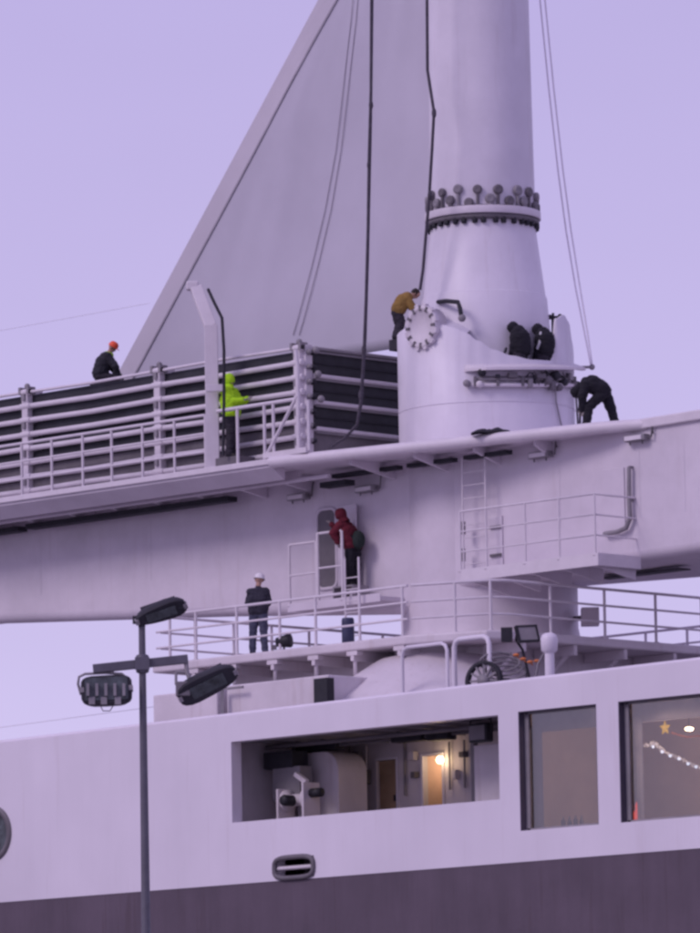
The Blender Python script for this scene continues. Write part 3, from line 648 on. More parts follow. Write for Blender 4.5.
qpts = [V((P(x, 570, VQ+.05).x, VQ+.05, zq)) for x in (461, 487, 526, 560, 596)]
railing('walkway_railing', 'thin railing along the side walkway hung on the boom wall beside the bent pipe', 'railing', [qpts[0], qpts[-1], V((qpts[-1].x, VW-.02, zq))], hq, qpts, 3, .018, .022)
# vertical ladder to the deck beside the mast column
l1, l2 = P(464, 570, VW-.35), P(487, 566, VW-.35); t = thing('boom_ladder', 'tall thin ladder on the boom wall right of the mast column', 'ladder', (l1.x, l1.y, zq))
for p in (l1, l2):
    m = MB(); m.tube([V((p.x, p.y, zq)), V((p.x, p.y, P(470, 457, VW-.35).z))], .022, 8); m.build('stile', M_RAIL, t)
for k in range(9):
    m = MB(); z_ = zq+.3+k*.29; m.tube([V((l1.x, l1.y, z_)), V((l2.x, l2.y, z_))], .012, 6); m.build('rung', M_RAIL, t)
# hatch and handles on wall
for x0, x1, y0, y1 in ((490, 504, 517, 566),):
    a, b = P(x0, y0, VW), P(x1, y1, VW); m = MB(); m.box(a.x, b.x, VW-.04, VW-.003, b.z, a.z); o = m.build('hatch_door', M_BOOM, boom, .015)
    for zz in (a.z-.25, b.z+.25): m = MB(); m.box(a.x+.05, b.x-.02, VW-.09, VW-.042, zz-.03, zz+.03); m.build('dog_handle', M_DGREY, o)
a = P(467, 517, VW-.05)
for y in (528, 555):
    c = P(462, y, VW-.3); m = MB(); m.box(c.x-.03, c.x+.05, VW-.32, VW-.24, c.z-.14, c.z+.14); m.build('rung_box', M_DGREY, boom)
a, b = P(603, 468, VW), P(626, 530, VW); m = MB(); m.box(a.x, b.x, VW-.03, VW-.003, P(603, 532, VW).z, P(603, 470, VW).z); m.build('access_panel', M_BOOM, boom, .01)
m = MB(); pp_ = [P(629, 467, VW-.12), P(629, 500, VW-.12), P(630, 518, VW-.12), P(626, 528, VW-.12), P(617, 532, VW-.12), P(604, 534, VW-.12)]; m.tube(pp_, [.045, .05, .055, .055, .05, .045], 10)
for q in (0, 1, 5): m.bar(pp_[q], V((pp_[q].x, VW-.003, pp_[q].z)), .05, .05)
m.build('bent_pipe', M_GREY, boom)
for x in (40, 150, 560, 640, 685): 
    a = P(x, 500, VW); m = MB(); m.box(a.x-.012, a.x+.012, VW-.006, VW-.0005, 17.2, ZD-.6); m.build('weld_seam', M_BOOM, boom)
# dark slots on the underside on the right
m = MB(); m.box(3.8, 6.2, -.6, -.2, zr-.13, zr-.10); m.build('underside_slot', M_BLACK, boom)

# deck railing left of the davit
dpost = [V((P(x, 480, VE+.12).x, VE+.12, ZD)) for x in (-40, -8, 22, 52, 83, 112, 143, 175, 206)]
hr = P(83, 434, VE+.12).z-ZD
railing('deck_railing', 'three-rail railing on the boom deck in front of the folded sail stack', 'railing', [V((-30, VE+.12, ZD)), dpost[-1]], hr, [V((-30+1.36*k, VE+.12, ZD)) for k in range(0, 12)]+dpost[1:], 3, .028, .032)
dp2 = [V((P(x, 460, VE+.14).x, VE+.14, ZD)) for x in (218, 238, 265, 274, 299)]
t = railing('deck_railing', 'railing beside the worker in yellow, ending in a diagonal brace', 'railing', [dp2[0], dp2[-1]], P(238, 408, VE+.14).z-ZD, [dp2[1], dp2[2], dp2[3]], 1, .036, .036)
m = MB(); m.tube([dp2[2]+V((.02, -.03, .05)), V((dp2[-1].x, VE+.11, P(299, 396, VE+.14).z))], .04, 8); m.build('brace', M_RAIL, t)
m = MB(); e_ = dp2[-1]; m.tube([e_, V((e_.x, e_.y, P(296, 365, VE+.14).z)), V((e_.x-.05, e_.y, P(296, 350, VE+.14).z))], .05, 8); m.build('tall_post', M_RAIL, t)
m = MB(); m.box(dp2[2].x, P(308, 450, VE+.14).x, VE+.07, VE+.21, ZD+.06, ZD+.18); m.build('kick_plate', M_RAIL, t)
m = MB(); e2 = P(309, 447, VE+.14); m.tube([V((e2.x, VE+.14, ZD+.1)), V((e2.x, VE+.14, P(309, 400, VE+.14).z))], .035, 8); m.build('post', M_RAIL, t)

# davit post with bent head
dv = P(213, 461, VE+.30); DB = V((dv.x, dv.y, ZD)); DT = V((dv.x, dv.y, P(213, 325, VE+.3).z)); HD = P(196, 288, VE+.3)
t = thing('davit_post', 'tall pale square post with bent head beside the worker in yellow', 'post', DB)
m = MB(); m.bar(DB, DT, .30, .26, side=R); m.prism([DB+V((-.2, -.2, 0)), DB+V((.2, -.2, 0)), DB+V((.2, .2, 0)), DB+V((-.2, .2, 0))], (0, 0, .03)); m.build('column', M_RAIL, t, .02)
m = MB(); m.bar(DT+V((0, 0, -.06)), HD, .27, .24, side=R); m.build('bent_head', M_RAIL, t, .02)
m = MB(); m.obox(HD+V((0, 0, .05))-R*.08, R*.14, F*.12, Z*.10); m.build('head_fitting', M_RAIL, t, .03)
m = MB(); m.tube([P(208, 289, VE+.1), P(214, 302, VE+.1), P(222, 318, VE+.1), P(224, 350, VE+.1), P(224, 400, VE+.1), P(223, 455, VE+.1)], .035, 8); m.build('cable', M_DARK, t)
m = MB(); c = P(215, 388, VE+.12); m.obox(c, R*.2, F*.05, Z*.08); m.build('cleat', M_RAIL, t, .01)

# ================================================================ FOLDED SAIL STACK
VL = -2.75
uL1 = P(305, 400, VL).x; zt0, zt1 = P(0, 399, VL).z, P(300, 346, VL).z; uL0 = P(0, 399, VL).x
st = thing('folded_sail_stack', 'long stack of dark panels held between pale horizontal tubes on the boom deck', 'sail stack', (uL1, VL, ZD))
UA = -24.0
ztp = (zt0+zt1)/2; dz = .335; NB = 8
clamps = [P(28, 440, VL).x, P(160, 410, VL).x, P(300, 390, VL).x]
clamps = [clamps[0]-2*(clamps[1]-clamps[0]), clamps[0]-(clamps[1]-clamps[0])] + clamps
for k in range(NB):
    z_ = ztp - k*dz
    seg_ = [UA]+clamps
    for i in range(len(seg_)-1):
        a, b = seg_[i]+.12, seg_[i+1]-.12
        m = MB(); m.tube([(a, VL-.04, z_), (a+(b-a)*.5, VL-.04, z_+random.uniform(-.025, .025)), (b, VL-.04, z_)], .064 if k else .036, 10); m.build('tube', M_RAIL, st)
        if k < NB-1:
            m = MB(); zc = z_-dz/2; h_ = dz/2-.065
            m.box(a-.1, b+.1, VL+.05+random.uniform(0, .03), VL+.35, zc-h_, zc+h_); m.build('panel', M_PANEL if k < 5 else M_DGREY, st, .02)
for c in clamps:
    m = MB()
    m.box(c-.10, c+.10, VL-.10, VL+.40, ZD+.02, ztp+.06); 
    for k in range(NB): m.lathe([(0, 0), (.075, 0), (.075, .34), (0, .34)], V((c-.17, VL-.06, ztp-k*dz)), 12, axis=(1, 0, 0))
    m.build('clamp_post', M_RAIL, st, .01)
    for q in (-1, 1): m = MB(); m.box(c+q*.103, c+q*.17, VL-.14, VL+.1, ztp-.05, ztp+.12); m.build('clamp_cheek', M_GREY, st)
    m = MB(); m.sphere(V((c+.05, VL-.05, ztp+.14)), .07, 10, 6); m.build('clamp_knob', M_GREY, st)
    for k in range(0, NB, 2): m = MB(); m.box(c-.05, c+.05, VL-.16, VL-.101, ztp-k*dz-.2, ztp-k*dz-.05); m.build('clamp_latch', M_GREY, st)
# end face, running inboard towards the mast
UE_ = uL1+.02; v_end = 1.9
for k, z_ in enumerate((ztp, ztp-.62, ztp-1.22, ztp-1.82)):
    m = MB(); m.tube([(UE_+.04, VL+.25, z_), (UE_+.04, v_end, z_)], .05 if k else .04, 10); m.build('end_tube', M_RAIL if k else M_GREY, st)
    m = MB(); m.box(UE_+.005, UE_+.03, VL+.3, v_end, z_-.10, z_-.055); m.build('end_rail', M_GREY, st)
    m = MB(); m.box(UE_-.45, UE_-.05, VL+.3, v_end, z_-.55, z_-.065); m.build('end_panel', M_PANEL if k < 3 else M_DGREY, st, .02)
    if k < 3:
        m = MB(); 
        m.box(UE_-.05, UE_-.01, VL+.3, v_end, z_-.335, z_-.30); m.build('end_batten', M_DARK, st)
for k, (x, y) in enumerate(((316, 350), (318, 374), (321, 399), (312, 426))):
    c = P(x, y, VL+.2); m = MB(); m.sphere(c, .085, 12, 8); m.tube([c, c+V((-.15, .1, 0))], .04, 8); m.build('end_knob', M_GREY, st)
for vv in (VL+.1, VL+.22):
    for k in range(7): m = MB(); m.lathe([(0, 0), (.07, 0), (.05, .14), (0, .16)], V((UE_-.02, vv, ztp-.1-k*dz)), 10, axis=(1, -.3, 0)); m.build('end_cap', M_DARK if vv > VL+.15 else M_GREY, st)
m = MB(); m.box(UA, UE_-.06, VL+.30, 2.4, ztp-.10, ztp-.01); m.build('top_cover', M_DARK, st)
m = MB(); m.box(UA, UE_-.5, VL+.36, v_end-.05, ZD+.02, ztp-.13); m.box(UE_-.49, UE_-.46, VL+.36, v_end-.05, ZD+.02, ztp-.13); m.build('core', M_PANEL, st)
m = MB(); m.box(UE_-.30, UE_+.0, VL+.02, VL+.24, ZD+.02, ztp+.08); m.build('corner_post', M_RAIL, st, .015)
m = MB(); m.box(UE_-1.2, UE_+.3, 2.4, 2.5, ztp+.02, ztp+.12); m.build('far_batten', M_RAIL, st)

# ================================================================ MAST
mast = thing('mast', 'massive round white mast on a cone and drum rising out of the boom', 'mast', (0, 0, ZD))
def zc(y, rr=0, x=489): return PD(x, y, 139-rr).z
ax = V((0, 0, 0))
zF = zc(206, 1.2)
m = MB(); m.lathe([(1.19, zF+.05), (1.17, zF+1.6), (1.145, zF+4), (1.12, zF+9), (1.05, zF+26), (0, zF+26)], ax, 96); m.build('mast_tube', M_MAST, mast)
m = MB(); z3 = zc(290, 1.4); z4 = zc(372, 1.5)
m.lathe([(1.16, zF-.16), (1.18, zF-.3), (1.38, z3+.02), (1.41, z3-.03), (1.50, zc(345, 1.5)), (1.56, z4-.4), (1.6, 19.3)], ax, 96); m.build('mast_cone', M_MAST, mast)
m = MB(); m.lathe([(1.375, z3+.02), (1.392, z3+.02), (1.40, z3-.03), (1.38, z3-.03)], ax, 96, closed=True); m.build('cone_weld', M_MAST, mast)
m = MB(); m.lathe([(1.15, zF-.15), (1.31, zF-.15), (1.31, zF+.02), (1.15, zF+.02)], ax, 96, closed=True); m.build('upper_flange', M_RAIL, mast, .01)
m = MB(); m.lathe([(1.10, zF-.27), (1.27, zF-.27), (1.27, zF-.155), (1.10, zF-.155)], ax, 96, closed=True); m.build('lower_flange', M_DGREY, mast)
NBT = 34; tall = short = nut = None
for k in range(NBT):
    t = 2*pi*k/NBT + .05 + random.uniform(-.035, .035)
    c = V((1.235*cos(t), 1.235*sin(t), zF-.02)); h_ = (.34 if k % 2 else .13) + random.uniform(-.06, .06)
    m = MB(); m.tube([c, c+V((0, 0, h_))], (.035 if k % 2 else .05), 8); m.lathe([(0, 0), (.055, 0), (.055, .06), (0, .06)], c, 6); rr = random.uniform(.095, .12); ra = V((cos(t), sin(t), 0))
    m.lathe([(0, -.05), (rr*.8, -.05), (rr, -.02), (rr, .03), (rr*.7, .06), (rr*.45, .05), (0, .05)], c+V((0, 0, h_+.04)), 16, axis=ra); m.build('flange_bolt', M_DGREY if k % 3 else M_GREY, mast)
    m = MB(); m.lathe([(0, -.13), (.05, -.13), (.06, -.12), (.06, .0), (0, .0)], V((1.22*cos(t+.1), 1.22*sin(t+.1), zF-.24)), 8); m.build('flange_nut', M_BLACK if k % 2 else M_DARK, mast)
# drum shell whose rim height changes round the mast. psi is measured from the direction facing us
def pos(psi, r_, z_): return (R*sin(psi)-F*cos(psi))*r_ + V((0, 0, z_))
RD = 1.98
def pz(psi, y, rr=RD):
    return PD(489+rr*sin(psi)*45, y, 139-rr*cos(psi)).z
tab = [(-180, 325), (-140, 328), (-90, 335), (-60, 328), (-42, 324), (-30, 325), (-22, 328), (-14, 333), (-6, 341), (4, 350), (16, 356), (30, 360), (47, 361), (52, 319), (62, 315), (70, 322), (78, 342), (86, 353), (92, 357), (110, 352), (140, 335), (180, 325)]
def ytop(d):
    for (a, ya), (b, yb) in zip(tab, tab[1:]):
        if a <= d <= b: t = (d-a)/(b-a); t = t*t*(3-2*t); return ya+(yb-ya)*t
    return 325
N = 180; vs = []; fs = []
for k in range(N):
    d = -180+360*k/N; ps = radians(d); zt = pz(ps, ytop(d))
    vs += [pos(ps, RD, ZD-.05), pos(ps, RD, zt), pos(ps, RD-.02, zt+.015), pos(ps, RD-.06, zt), pos(ps, RD-.06, ZD+.0)]
for k in range(N):
    k2 = (k+1) % N
    for j in range(4): fs.append((k*5+j, k2*5+j, k2*5+j+1, k*5+j+1))
m = MB(); m.add(vs, fs, True); m.build('drum_shell', M_MAST, mast)
# floor inside the drum
zfl = pz(radians(30), 361)-.75
m = MB(); m.lathe([(1.5, zfl), (RD-.06, zfl)], ax, 64); m.build('drum_floor', M_GREY, mast)
# shoulder on the left between shell and cone
vs = []; fs = []; cnt = 0
for k in range(0, 41):
    d = -178+k*4.1; ps = radians(d); zt = pz(ps, ytop(d))
    vs += [pos(ps, RD-.05, zt-.01), pos(ps, 1.40, zt+.16)]; cnt += 1
for k in range(cnt-1): fs.append((2*k, 2*k+2, 2*k+3, 2*k+1))
m = MB(); m.add(vs, fs, True); m.build('shoulder', M_MAST, mast)
# protruding visor
vs = []; fs = []; cnt = 0
for k in range(0, 61):
    d = -15+k*2.0; ps = radians(d); zz = pz(ps, 367 - 1.0*sin(ps)); e_ = .26*min(1, (k+1)/8)
    vs += [pos(ps, RD+.002, zz-.07), pos(ps, RD+e_, zz-.10), pos(ps, RD+e_, zz-.04), pos(ps, RD+.002, zz+.06)]; cnt += 1
for k in range(cnt-1):
    for j in range(4): fs.append((4*k+j, 4*(k+1)+j, 4*(k+1)+(j+1) % 4, 4*k+(j+1) % 4))
fs += [(0, 1, 2, 3), (4*cnt-4, 4*cnt-1, 4*cnt-2, 4*cnt-3)]
m = MB(); m.add(vs, fs); m.build('visor', M_RAIL, mast)
def arcpts(d0, d1, r_, y, n=24): return [pos(radians(d0+(d1-d0)*k/n), r_, pz(radians(d0+(d1-d0)*k/n), y, r_)) for k in range(n+1)]
m = MB(); m.tube([pos(radians(-180+6*k), RD, zc(401, RD)) for k in range(61)], .014, 6); m.build('drum_weld', M_MAST, mast)
for y, r_, mt, d0, d1 in ((379, .03, M_GREY, -8, 70), (385, .045, M_RAIL, -10, 84), (376.5, .02, M_DGREY, -4, 60)):
    m = MB(); m.tube(arcpts(d0, d1, RD+.09, y), r_, 8); m.build('drum_pipe', mt, mast)
for d in (-8, 6, 22, 38, 56, 74):
    m = MB(); ps = radians(d); c = pos(ps, RD+.07, pz(ps, 382)); m.obox(c, R*.035, F*.08, Z*.11); m.build('pipe_clip', M_DGREY, mast)
for x, y, mt, s_ in ((483, 373, M_DARK, .09), (469, 384, M_GREY, .08), (481, 385, M_RAIL, .08), (553, 376, M_DARK, .10), (545, 381, M_DGREY, .1), (561, 383, M_DARK, .08), (556, 388, M_DGREY, .08)):
    ps = math.asin((x-489)/89.); c = pos(ps, RD+.12, pz(ps, y)); m = MB(); m.lathe([(0, -s_), (s_*.8, -s_), (s_, -s_*.6), (s_, s_*.6), (s_*.7, s_), (0, s_)], c, 14, axis=pos(ps, 1, 0)); m.build('drum_valve', mt, mast)
m = MB(); m.tube([pos(radians(46), RD+.1, pz(radians(46), 388)), pos(radians(48), RD+.06, pz(radians(48), 402)), pos(radians(52), RD+.05, pz(radians(52), 420)), pos(radians(58), RD+.08, ZD+.03)], .018, 6); m.build('hose', M_GREY, mast)
m = MB(); m.tube([pos(radians(82), RD+.08, pz(radians(80), 390)), pos(radians(84), RD+.12, pz(radians(84), 405)), pos(radians(83), RD+.1, ZD+.05)], .03, 6); m.tube([pos(radians(75), RD+.08, pz(radians(75), 395)), pos(radians(77), RD+.12, ZD+.05)], .025, 6); m.build('hose', M_DGREY, mast)
random.seed(11)
for k, (x, y, w_, h_) in enumerate(((512, 376, .10, .06), (528, 384, .05, .09), (538, 377, .12, .05), (549, 386, .07, .10), (566, 377, .06, .08), (572, 386, .05, .10), (498, 377, .05, .04))):
    ps = math.asin((x-489)/89.); c = pos(ps, RD+.13, pz(ps, y)); rr_ = nrmx = V((cos(YAW+ps), sin(YAW+ps), 0))
    m = MB(); m.obox(c, rr_*w_, pos(ps, .07, 0), Z*h_); m.build('junction_box', random.choice((M_DARK, M_DGREY, M_GREY)), mast, .01)
for k in range(6):
    d0 = random.uniform(18, 60); pts = []
    for q in range(9):
        d = radians(d0+q*random.uniform(1.6, 2.4)); pts.append(pos(d, RD+.12+.03*sin(q), pz(d, 378+6*sin(q*1.3+k)+random.uniform(-1, 3))))
    m = MB(); m.tube(pts, .016, 6); m.build('loose_cable', random.choice((M_DARK, M_DGREY)), mast)
for x, y0, y1 in ((560, 346, 361), (567, 352, 361), (507, 347, 359)):
    ps = math.asin((x-489)/89.*.98); m = MB(); m.tube([pos(ps, RD-.1, pz(ps, y1)), pos(ps, RD-.1, pz(ps, (y0+y1)/2)), pos(ps+.03, RD-.12, pz(ps, y0))], .03, 8); m.build('loose_cable', M_DARK, mast)
# round bolted cover on the left
ps = radians(-49); nrm = pos(ps, 1, 0).normalized(); dc = PD(422, 327, 139-RD*cos(ps)-.08)
rx = nrm.cross(Z).normalized()
m = MB(); m.lathe([(0, -.35), (.44, -.35), (.46, -.12), (.49, -.1), (.49, .02), (.47, .05), (.40, .06), (.38, .03), (0, .03)], dc, 48, axis=nrm); co = m.build('round_cover', M_RAIL, mast)
for k in range(12):
    t = 2*pi*k/12; d = rx*cos(t)+Z*sin(t); m = MB(); m.obox(dc+nrm*.055+d*.42, d*.06, nrm.cross(d)*.03, nrm*.015); m.build('slot', M_DGREY, co)
for k in range(24):
    if k % 2: continue
    t = 2*pi*(k+1)/24; d = rx*cos(t)+Z*sin(t); m = MB(); m.obox(dc+nrm*.0+d*.50, d*.03, nrm.cross(d)*.055, nrm*.05); m.build('lug', M_RAIL, co)
m = MB(); m.tube([PD(438, 302, 138), PD(446, 301, 137.6), PD(458, 302, 137.4), PD(460, 308, 137.3), PD(462, 320, 137.3)], .05, 8); m.build('bent_pipe', M_DARK, mast)
m = MB(); c = PD(462, 318, 137.3); m.sphere(c, .09, 10, 6); m.build('valve', M_GREY, mast)
# column down through the girder
m = MB(); zb_ = PD(403, 630, 139).z
m.lathe([(1.95, ZD-.2), (1.95, ZP+.6), (2.0, ZP+.35), (2.12, ZP+.12), (2.3, ZP+.004)], ax, 80); m.build('column', M_BOOM, mast)
m = MB(); m.lathe([(2.4, ZP+.001), (2.4, ZP+.07), (2.3, ZP+.10), (2.0, ZP+.10)], ax, 80); m.build('column_ring', M_RAIL, mast)
c = PD(590, 617, 138); m = MB(); m.obox(c, R*.2, F*.2, Z*.2); m.build('junction_box', M_WHITE, mast, .02)
m = MB(); m.box(c.x-.9, c.x-.15, c.y-.05, c.y+.05, c.z-.05, c.z+.05); m.build('box_arm', M_DGREY, mast)
# small mast with sensors behind the two men
c = PD(553, 350, 139); t = thing('sensor_post', 'small dark post with two short heads between the crouching men and the drum fin', 'sensor post', V((c.x, c.y, zfl)))
m = MB(); m.tube([V((c.x, c.y, zfl)), PD(553, 318, 139)], .04, 8); m.build('post', M_DARK, t)
m = MB(); a = PD(550, 317, 139); b = PD(560, 317, 139); m.tube([a, b], .03, 6); m.sphere(a, .06, 8, 6); m.sphere(b+Z*.02, .055, 8, 6); m.tube([PD(553, 318, 139), PD(553, 313, 139)], .03, 6); m.build('heads', M_DARK, t)
# crumpled tarp on the deck
tp = MB(); c = pA.lerp(pB, (494-270)/330.); n = 18; vs = []; fs = []
for i in range(n+1):
    for j in range(7):
        u = (i/n-.5)*.9; vv = (j/6-.5)*.3; h_ = .10*max(0, 1-(2*u/.9)**4)*(1-(2*vv/.3)**2*.8)*(.6+.5*noise.noise(V((u*7, vv*9, 1.3)))+.5*(1 if u > .05 or u < -.15 else .4))
        vs.append(V((c.x, c.y, ZD))+R*u+F*vv+Z*max(h_, .002))
for i in range(n):
    for j in range(6): fs.append((i*7+j, (i+1)*7+j, (i+1)*7+j+1, i*7+j+1))
tp.add(vs, fs, True); o = tp.build('crumpled_tarp', M_BLACK); s_ = o.modifiers.new('s', 'SOLIDIFY'); s_.thickness = .03
o.location = (0, 0, .07); tag(o, 'crumpled black tarpaulin lying on the deck edge at the foot of the drum', 'tarpaulin')

# ================================================================ SAIL, ROPES, STAYS
sail = thing('sail', 'large triangular grey sail rising behind the folded sail stack to the mast', 'sail', P(125, 365, 0))
VS = .3
TL = P(120, 371, VS); TR_ = P(319, 0, VS); dirL = (TR_-TL)/(TR_.z-TL.z)
def sail_pt(s_, t):   # s_ across (0 outer edge, 1 mast), t height above the foot
    z_ = TL.z-.5+t; L_ = TL + dirL*(z_-TL.z); Rr = V((-.2, VS, z_)); p = L_.lerp(Rr, s_)
    camb = .14*sin(pi*s_)*(1-.5*t/18) ; f_ = .02*sin(s_*26+t*1.1)*sin(pi*s_) + (.10*noise.noise(V((s_*4+t*.12, t*.22, 0))) + .03*noise.noise(V((s_*16+t*.5, t*.3, 3))))*min(1, s_*6)
    p.y += camb + f_; return p
H = 17.0
def strip(s0, s1, ns, mt, name, off=0):
    m = MB(); NZ = 60; vs = []; fs = []
    for j in range(NZ+1):
        for i in range(ns+1):
            p = sail_pt(s0+(s1-s0)*i/ns, H*j/NZ); p.y += off; vs.append(p)
    for j in range(NZ):
        for i in range(ns): fs.append((j*(ns+1)+i, j*(ns+1)+i+1, (j+1)*(ns+1)+i+1, (j+1)*(ns+1)+i))
    m.add(vs, fs, True); o = m.build(name, mt, sail); s_ = o.modifiers.new('s', 'SOLIDIFY'); s_.thickness = .02; s_.offset = 0; return o
strip(.0, 1.0, 60, M_SAIL, 'sailcloth')
# edge band of constant width and seams
def along(px_off, w_, mt, name, off, t0=0, t1=H, shift=0):
    m = MB(); NZ = 60; vs = []; fs = []
    for j in range(NZ+1):
        t = t0+(t1-t0)*j/NZ; a = sail_pt(0, t); b = sail_pt(1, t); L_ = (b-a).length
        for q in (0, 1, 2, 3):
            s_ = (px_off+w_*q/3)/L_; p = sail_pt(min(max(s_, -.02), 1), t); p.y += off; vs.append(p)
    for j in range(NZ):
        for i in range(3): fs.append((j*4+i, j*4+i+1, (j+1)*4+i+1, (j+1)*4+i))
    m.add(vs, fs, False); o = m.build(name, mt, sail); s2 = o.modifiers.new('s', 'SOLIDIFY'); s2.thickness = .012; s2.offset = 0
H2 = 13.0
along(0, .62, M_SAILB, 'edge_band', -.025, 0, H2); along(.60, .06, M_SEAM, 'edge_seam', -.03, 0, H2)
def sail_line(pts, mt, r_, name, k=-.035):
    m = MB(); q = []
    for x, y in pts:
        p = P(x, y, VS)
        for it in range(3):   # meet the cambered cloth
            L_ = TL+dirL*(p.z-TL.z); s_ = (p.x-L_.x)/(-.2-L_.x); y_ = sail_pt(s_, p.z-TL.z+.5).y; p = P(x, y, y_+k)
        q.append(p)
    m.tube(q, r_, 5); m.build(name, mt, sail)
sail_line([(356, -40), (351, 20), (343, 90), (336, 150), (325, 210), (312, 265), (298, 318), (293, 335)], M_SEAM, .009, 'seam')
sail_line([(361, -40), (356, 20), (348, 90), (341, 150), (331, 210), (318, 265), (304, 318), (299, 335)], M_SEAM, .009, 'seam')

def rope(label, pts, v, r_, mt, knots=(), cat='rope', name='hanging_rope', rough_=0):
    grp = 'ropes hanging from the mast' if cat == 'rope' else 'stays beside the mast'
    m = MB(); q = []
    for (x0, y0), (x1, y1) in zip(pts, pts[1:]):
        n = 6
        for k in range(n): q.append(P(x0+(x1-x0)*k/n, y0+(y1-y0)*k/n, v))
    q.append(P(*pts[-1], v)); m.tube(q, r_, 8)
    if not knots: return tag(m.build(name, mt), label, cat, grp)
    t = thing(name, label, cat, P(*pts[-1], v), grp); m.build('line', mt, t)
    for x, y, kr in knots:
        m = MB(); m.sphere(P(x, y, v), kr, 10, 8, (1, 1, 2.2)); m.build('knot', mt, t)
    return t
rope('long dark rope hanging in front of the sail and trailing onto the folded sail stack', [(372, -200), (371.5, 0), (371, 90), (369, 160), (368, 230), (366, 300), (364, 350), (361, 400), (357, 425), (345, 438), (332, 446)], VL-.35, .034, M_ROPE, ((371, 105, .05), (369, 165, .048), (364, 350, .055), (361, 395, .06)))
rope('thin slack line hanging beside the long dark rope', [(374, -200), (373, 0), (371.5, 120), (368.5, 260), (366, 340), (362, 405), (358, 420)], VL-.30, .014, M_ROPE)
rope('dark rope hanging along the left side of the mast down to the worker in ochre', [(428, -200), (427, 0), (427.5, 70), (434, 112), (432, 150), (429, 200), (425.5, 240), (423, 270), (420, 290)], -1.9, .034, M_ROPE, ((434, 113, .055), (430, 195, .05)))
sa = P(592, 367, 1.6); so_ = V((sa.x, sa.y, 0)).normalized()*(RD-.01)+Z*sa.z
m = MB(); m.bar(so_, sa, .10, .05); m.sphere(sa, .07, 10, 6); m.build('stay_anchor', M_GREY, mast)
for lb, dx in (('left one of the two thin pale stays descending right of the mast', 0), ('right one of the two thin pale stays descending right of the mast', 5)):
    rope(lb, [(531+dx, -200), (540+dx, 0), (549+dx, 90), (558+dx, 170), (566+dx, 230), (576+dx*.9, 290), (585+dx*.6, 335), (591+dx*.3, 366)], 1.6, .018, M_ROPEP, cat='stay', name='mast_stay')
for lb, p0, p1 in (('faint thin wire crossing the sky at the left of the sail', (-40, 338), (150, 303)), ('faint thin wire crossing the sky below the boom, behind the floodlights', (-40, 733), (190, 702))):
    a, b = PD(*p0, 150), PD(*p1, 150); q = MB(); a2 = a+(a-b)*3; q.tube([a2, b], .006, 5); tag(q.build('wire', M_ROPEP), lb, 'wire')

# ================================================================ STREET LAMP WITH FLOODLIGHTS
DL = 60.0
lb_ = PD(147, 933, DL); lt_ = PD(141, 622, DL); lt_ = V((lb_.x, lb_.y, lt_.z)) - 0*R
base = V((lb_.x, lb_.y, 0)) - R*.02
shift = (PD(144, 780, DL)-base); base = base + R*(shift.dot(R))
sl_ = thing('floodlight_mast', 'dark steel light pole with crossarm and three black floodlights in front of the ship', 'light pole', base)
top_ = V((base.x, base.y, lt_.z))
m = MB(); m.tube([base, base+Z*1.2, base+Z*1.25, top_], [.085, .085, .058, .032], 16); m.lathe([(0, 0), (.17, 0), (.17, .03), (0, .03)], base, 20); m.build('pole', M_POLE, sl_)
zA = PD(141, 664, DL).z; cA = V((base.x, base.y, zA))
la_, ra_ = PD(93, 669, DL), PD(188, 659, DL)
m = MB(); m.bar(la_, ra_, .07, .085, side=F); m.build('crossarm', M_POLE, sl_, .006)
m = MB(); m.lathe([(.045, -.09), (.062, -.08), (.062, .08), (.045, .09)], cA, 16); m.obox(cA-F*.05, R*.07, F*.02, Z*.06); m.build('collar', M_POLE, sl_)
def lumi(c, w_, h_, d_, right, upv, label, tp=0, ee=.45):   # floodlight body with cast ribs, glass and bracket
    right = V(right).normalized(); upv = (V(upv)-right*V(upv).dot(right)).normalized(); nrm = right.cross(upv)
    m = MB(); hw_, hh_ = w_/2, h_/2
    # body as a tapered loft from glass side to back
    def ringp(sc, dn, up_=0): 
        out = []
        for k in range(20):
            t = 2*pi*k/20; e_ = ee; xx = math.copysign(abs(cos(t))**e_, cos(t)); out.append(c+right*(hw_*sc*xx)+upv*(hh_*sc*(1+tp*xx)*math.copysign(abs(sin(t))**e_, sin(t))+up_)+nrm*dn)
        return out
    rs = [ringp(1.0, d_*.5), ringp(1.04, d_*.42), ringp(1.02, d_*.15), ringp(.88, -d_*.2), ringp(.6, -d_*.5)]
    vs = [p for g_ in rs for p in g_]; fs = []
    for i in range(4):
        for k in range(20): fs.append((i*20+k, i*20+(k+1) % 20, (i+1)*20+(k+1) % 20, (i+1)*20+k))
    m.add(vs, fs, True); m.add(rs[0], [tuple(range(20))]); m.add(rs[-1], [tuple(range(20))[::-1]])
    h = m.build('floodlight', M_DARK, sl_, label=label)
    m = MB()
    for k in range(6):
        q = -.25+.10*k; m.obox(c+upv*(h_*q)-nrm*d_*.30, right*hw_*.70, upv*.007, nrm*d_*.22)
    m.build('cooling_rib', M_DARK, h)
    m = MB(); m.obox(c+nrm*(d_*.5+.006), right*hw_*(.86 if ee < .5 else .6), upv*hh_*(.82 if ee < .5 else .55), nrm*.004); m.build('glass', M_LENS, h)
    for s_ in (-1, 1): m = MB(); m.obox(c+right*(s_*hw_*.98)+nrm*d_*.4, right*.02, upv*.025, nrm*.03); m.build('clip', M_GREY, h)
    return h
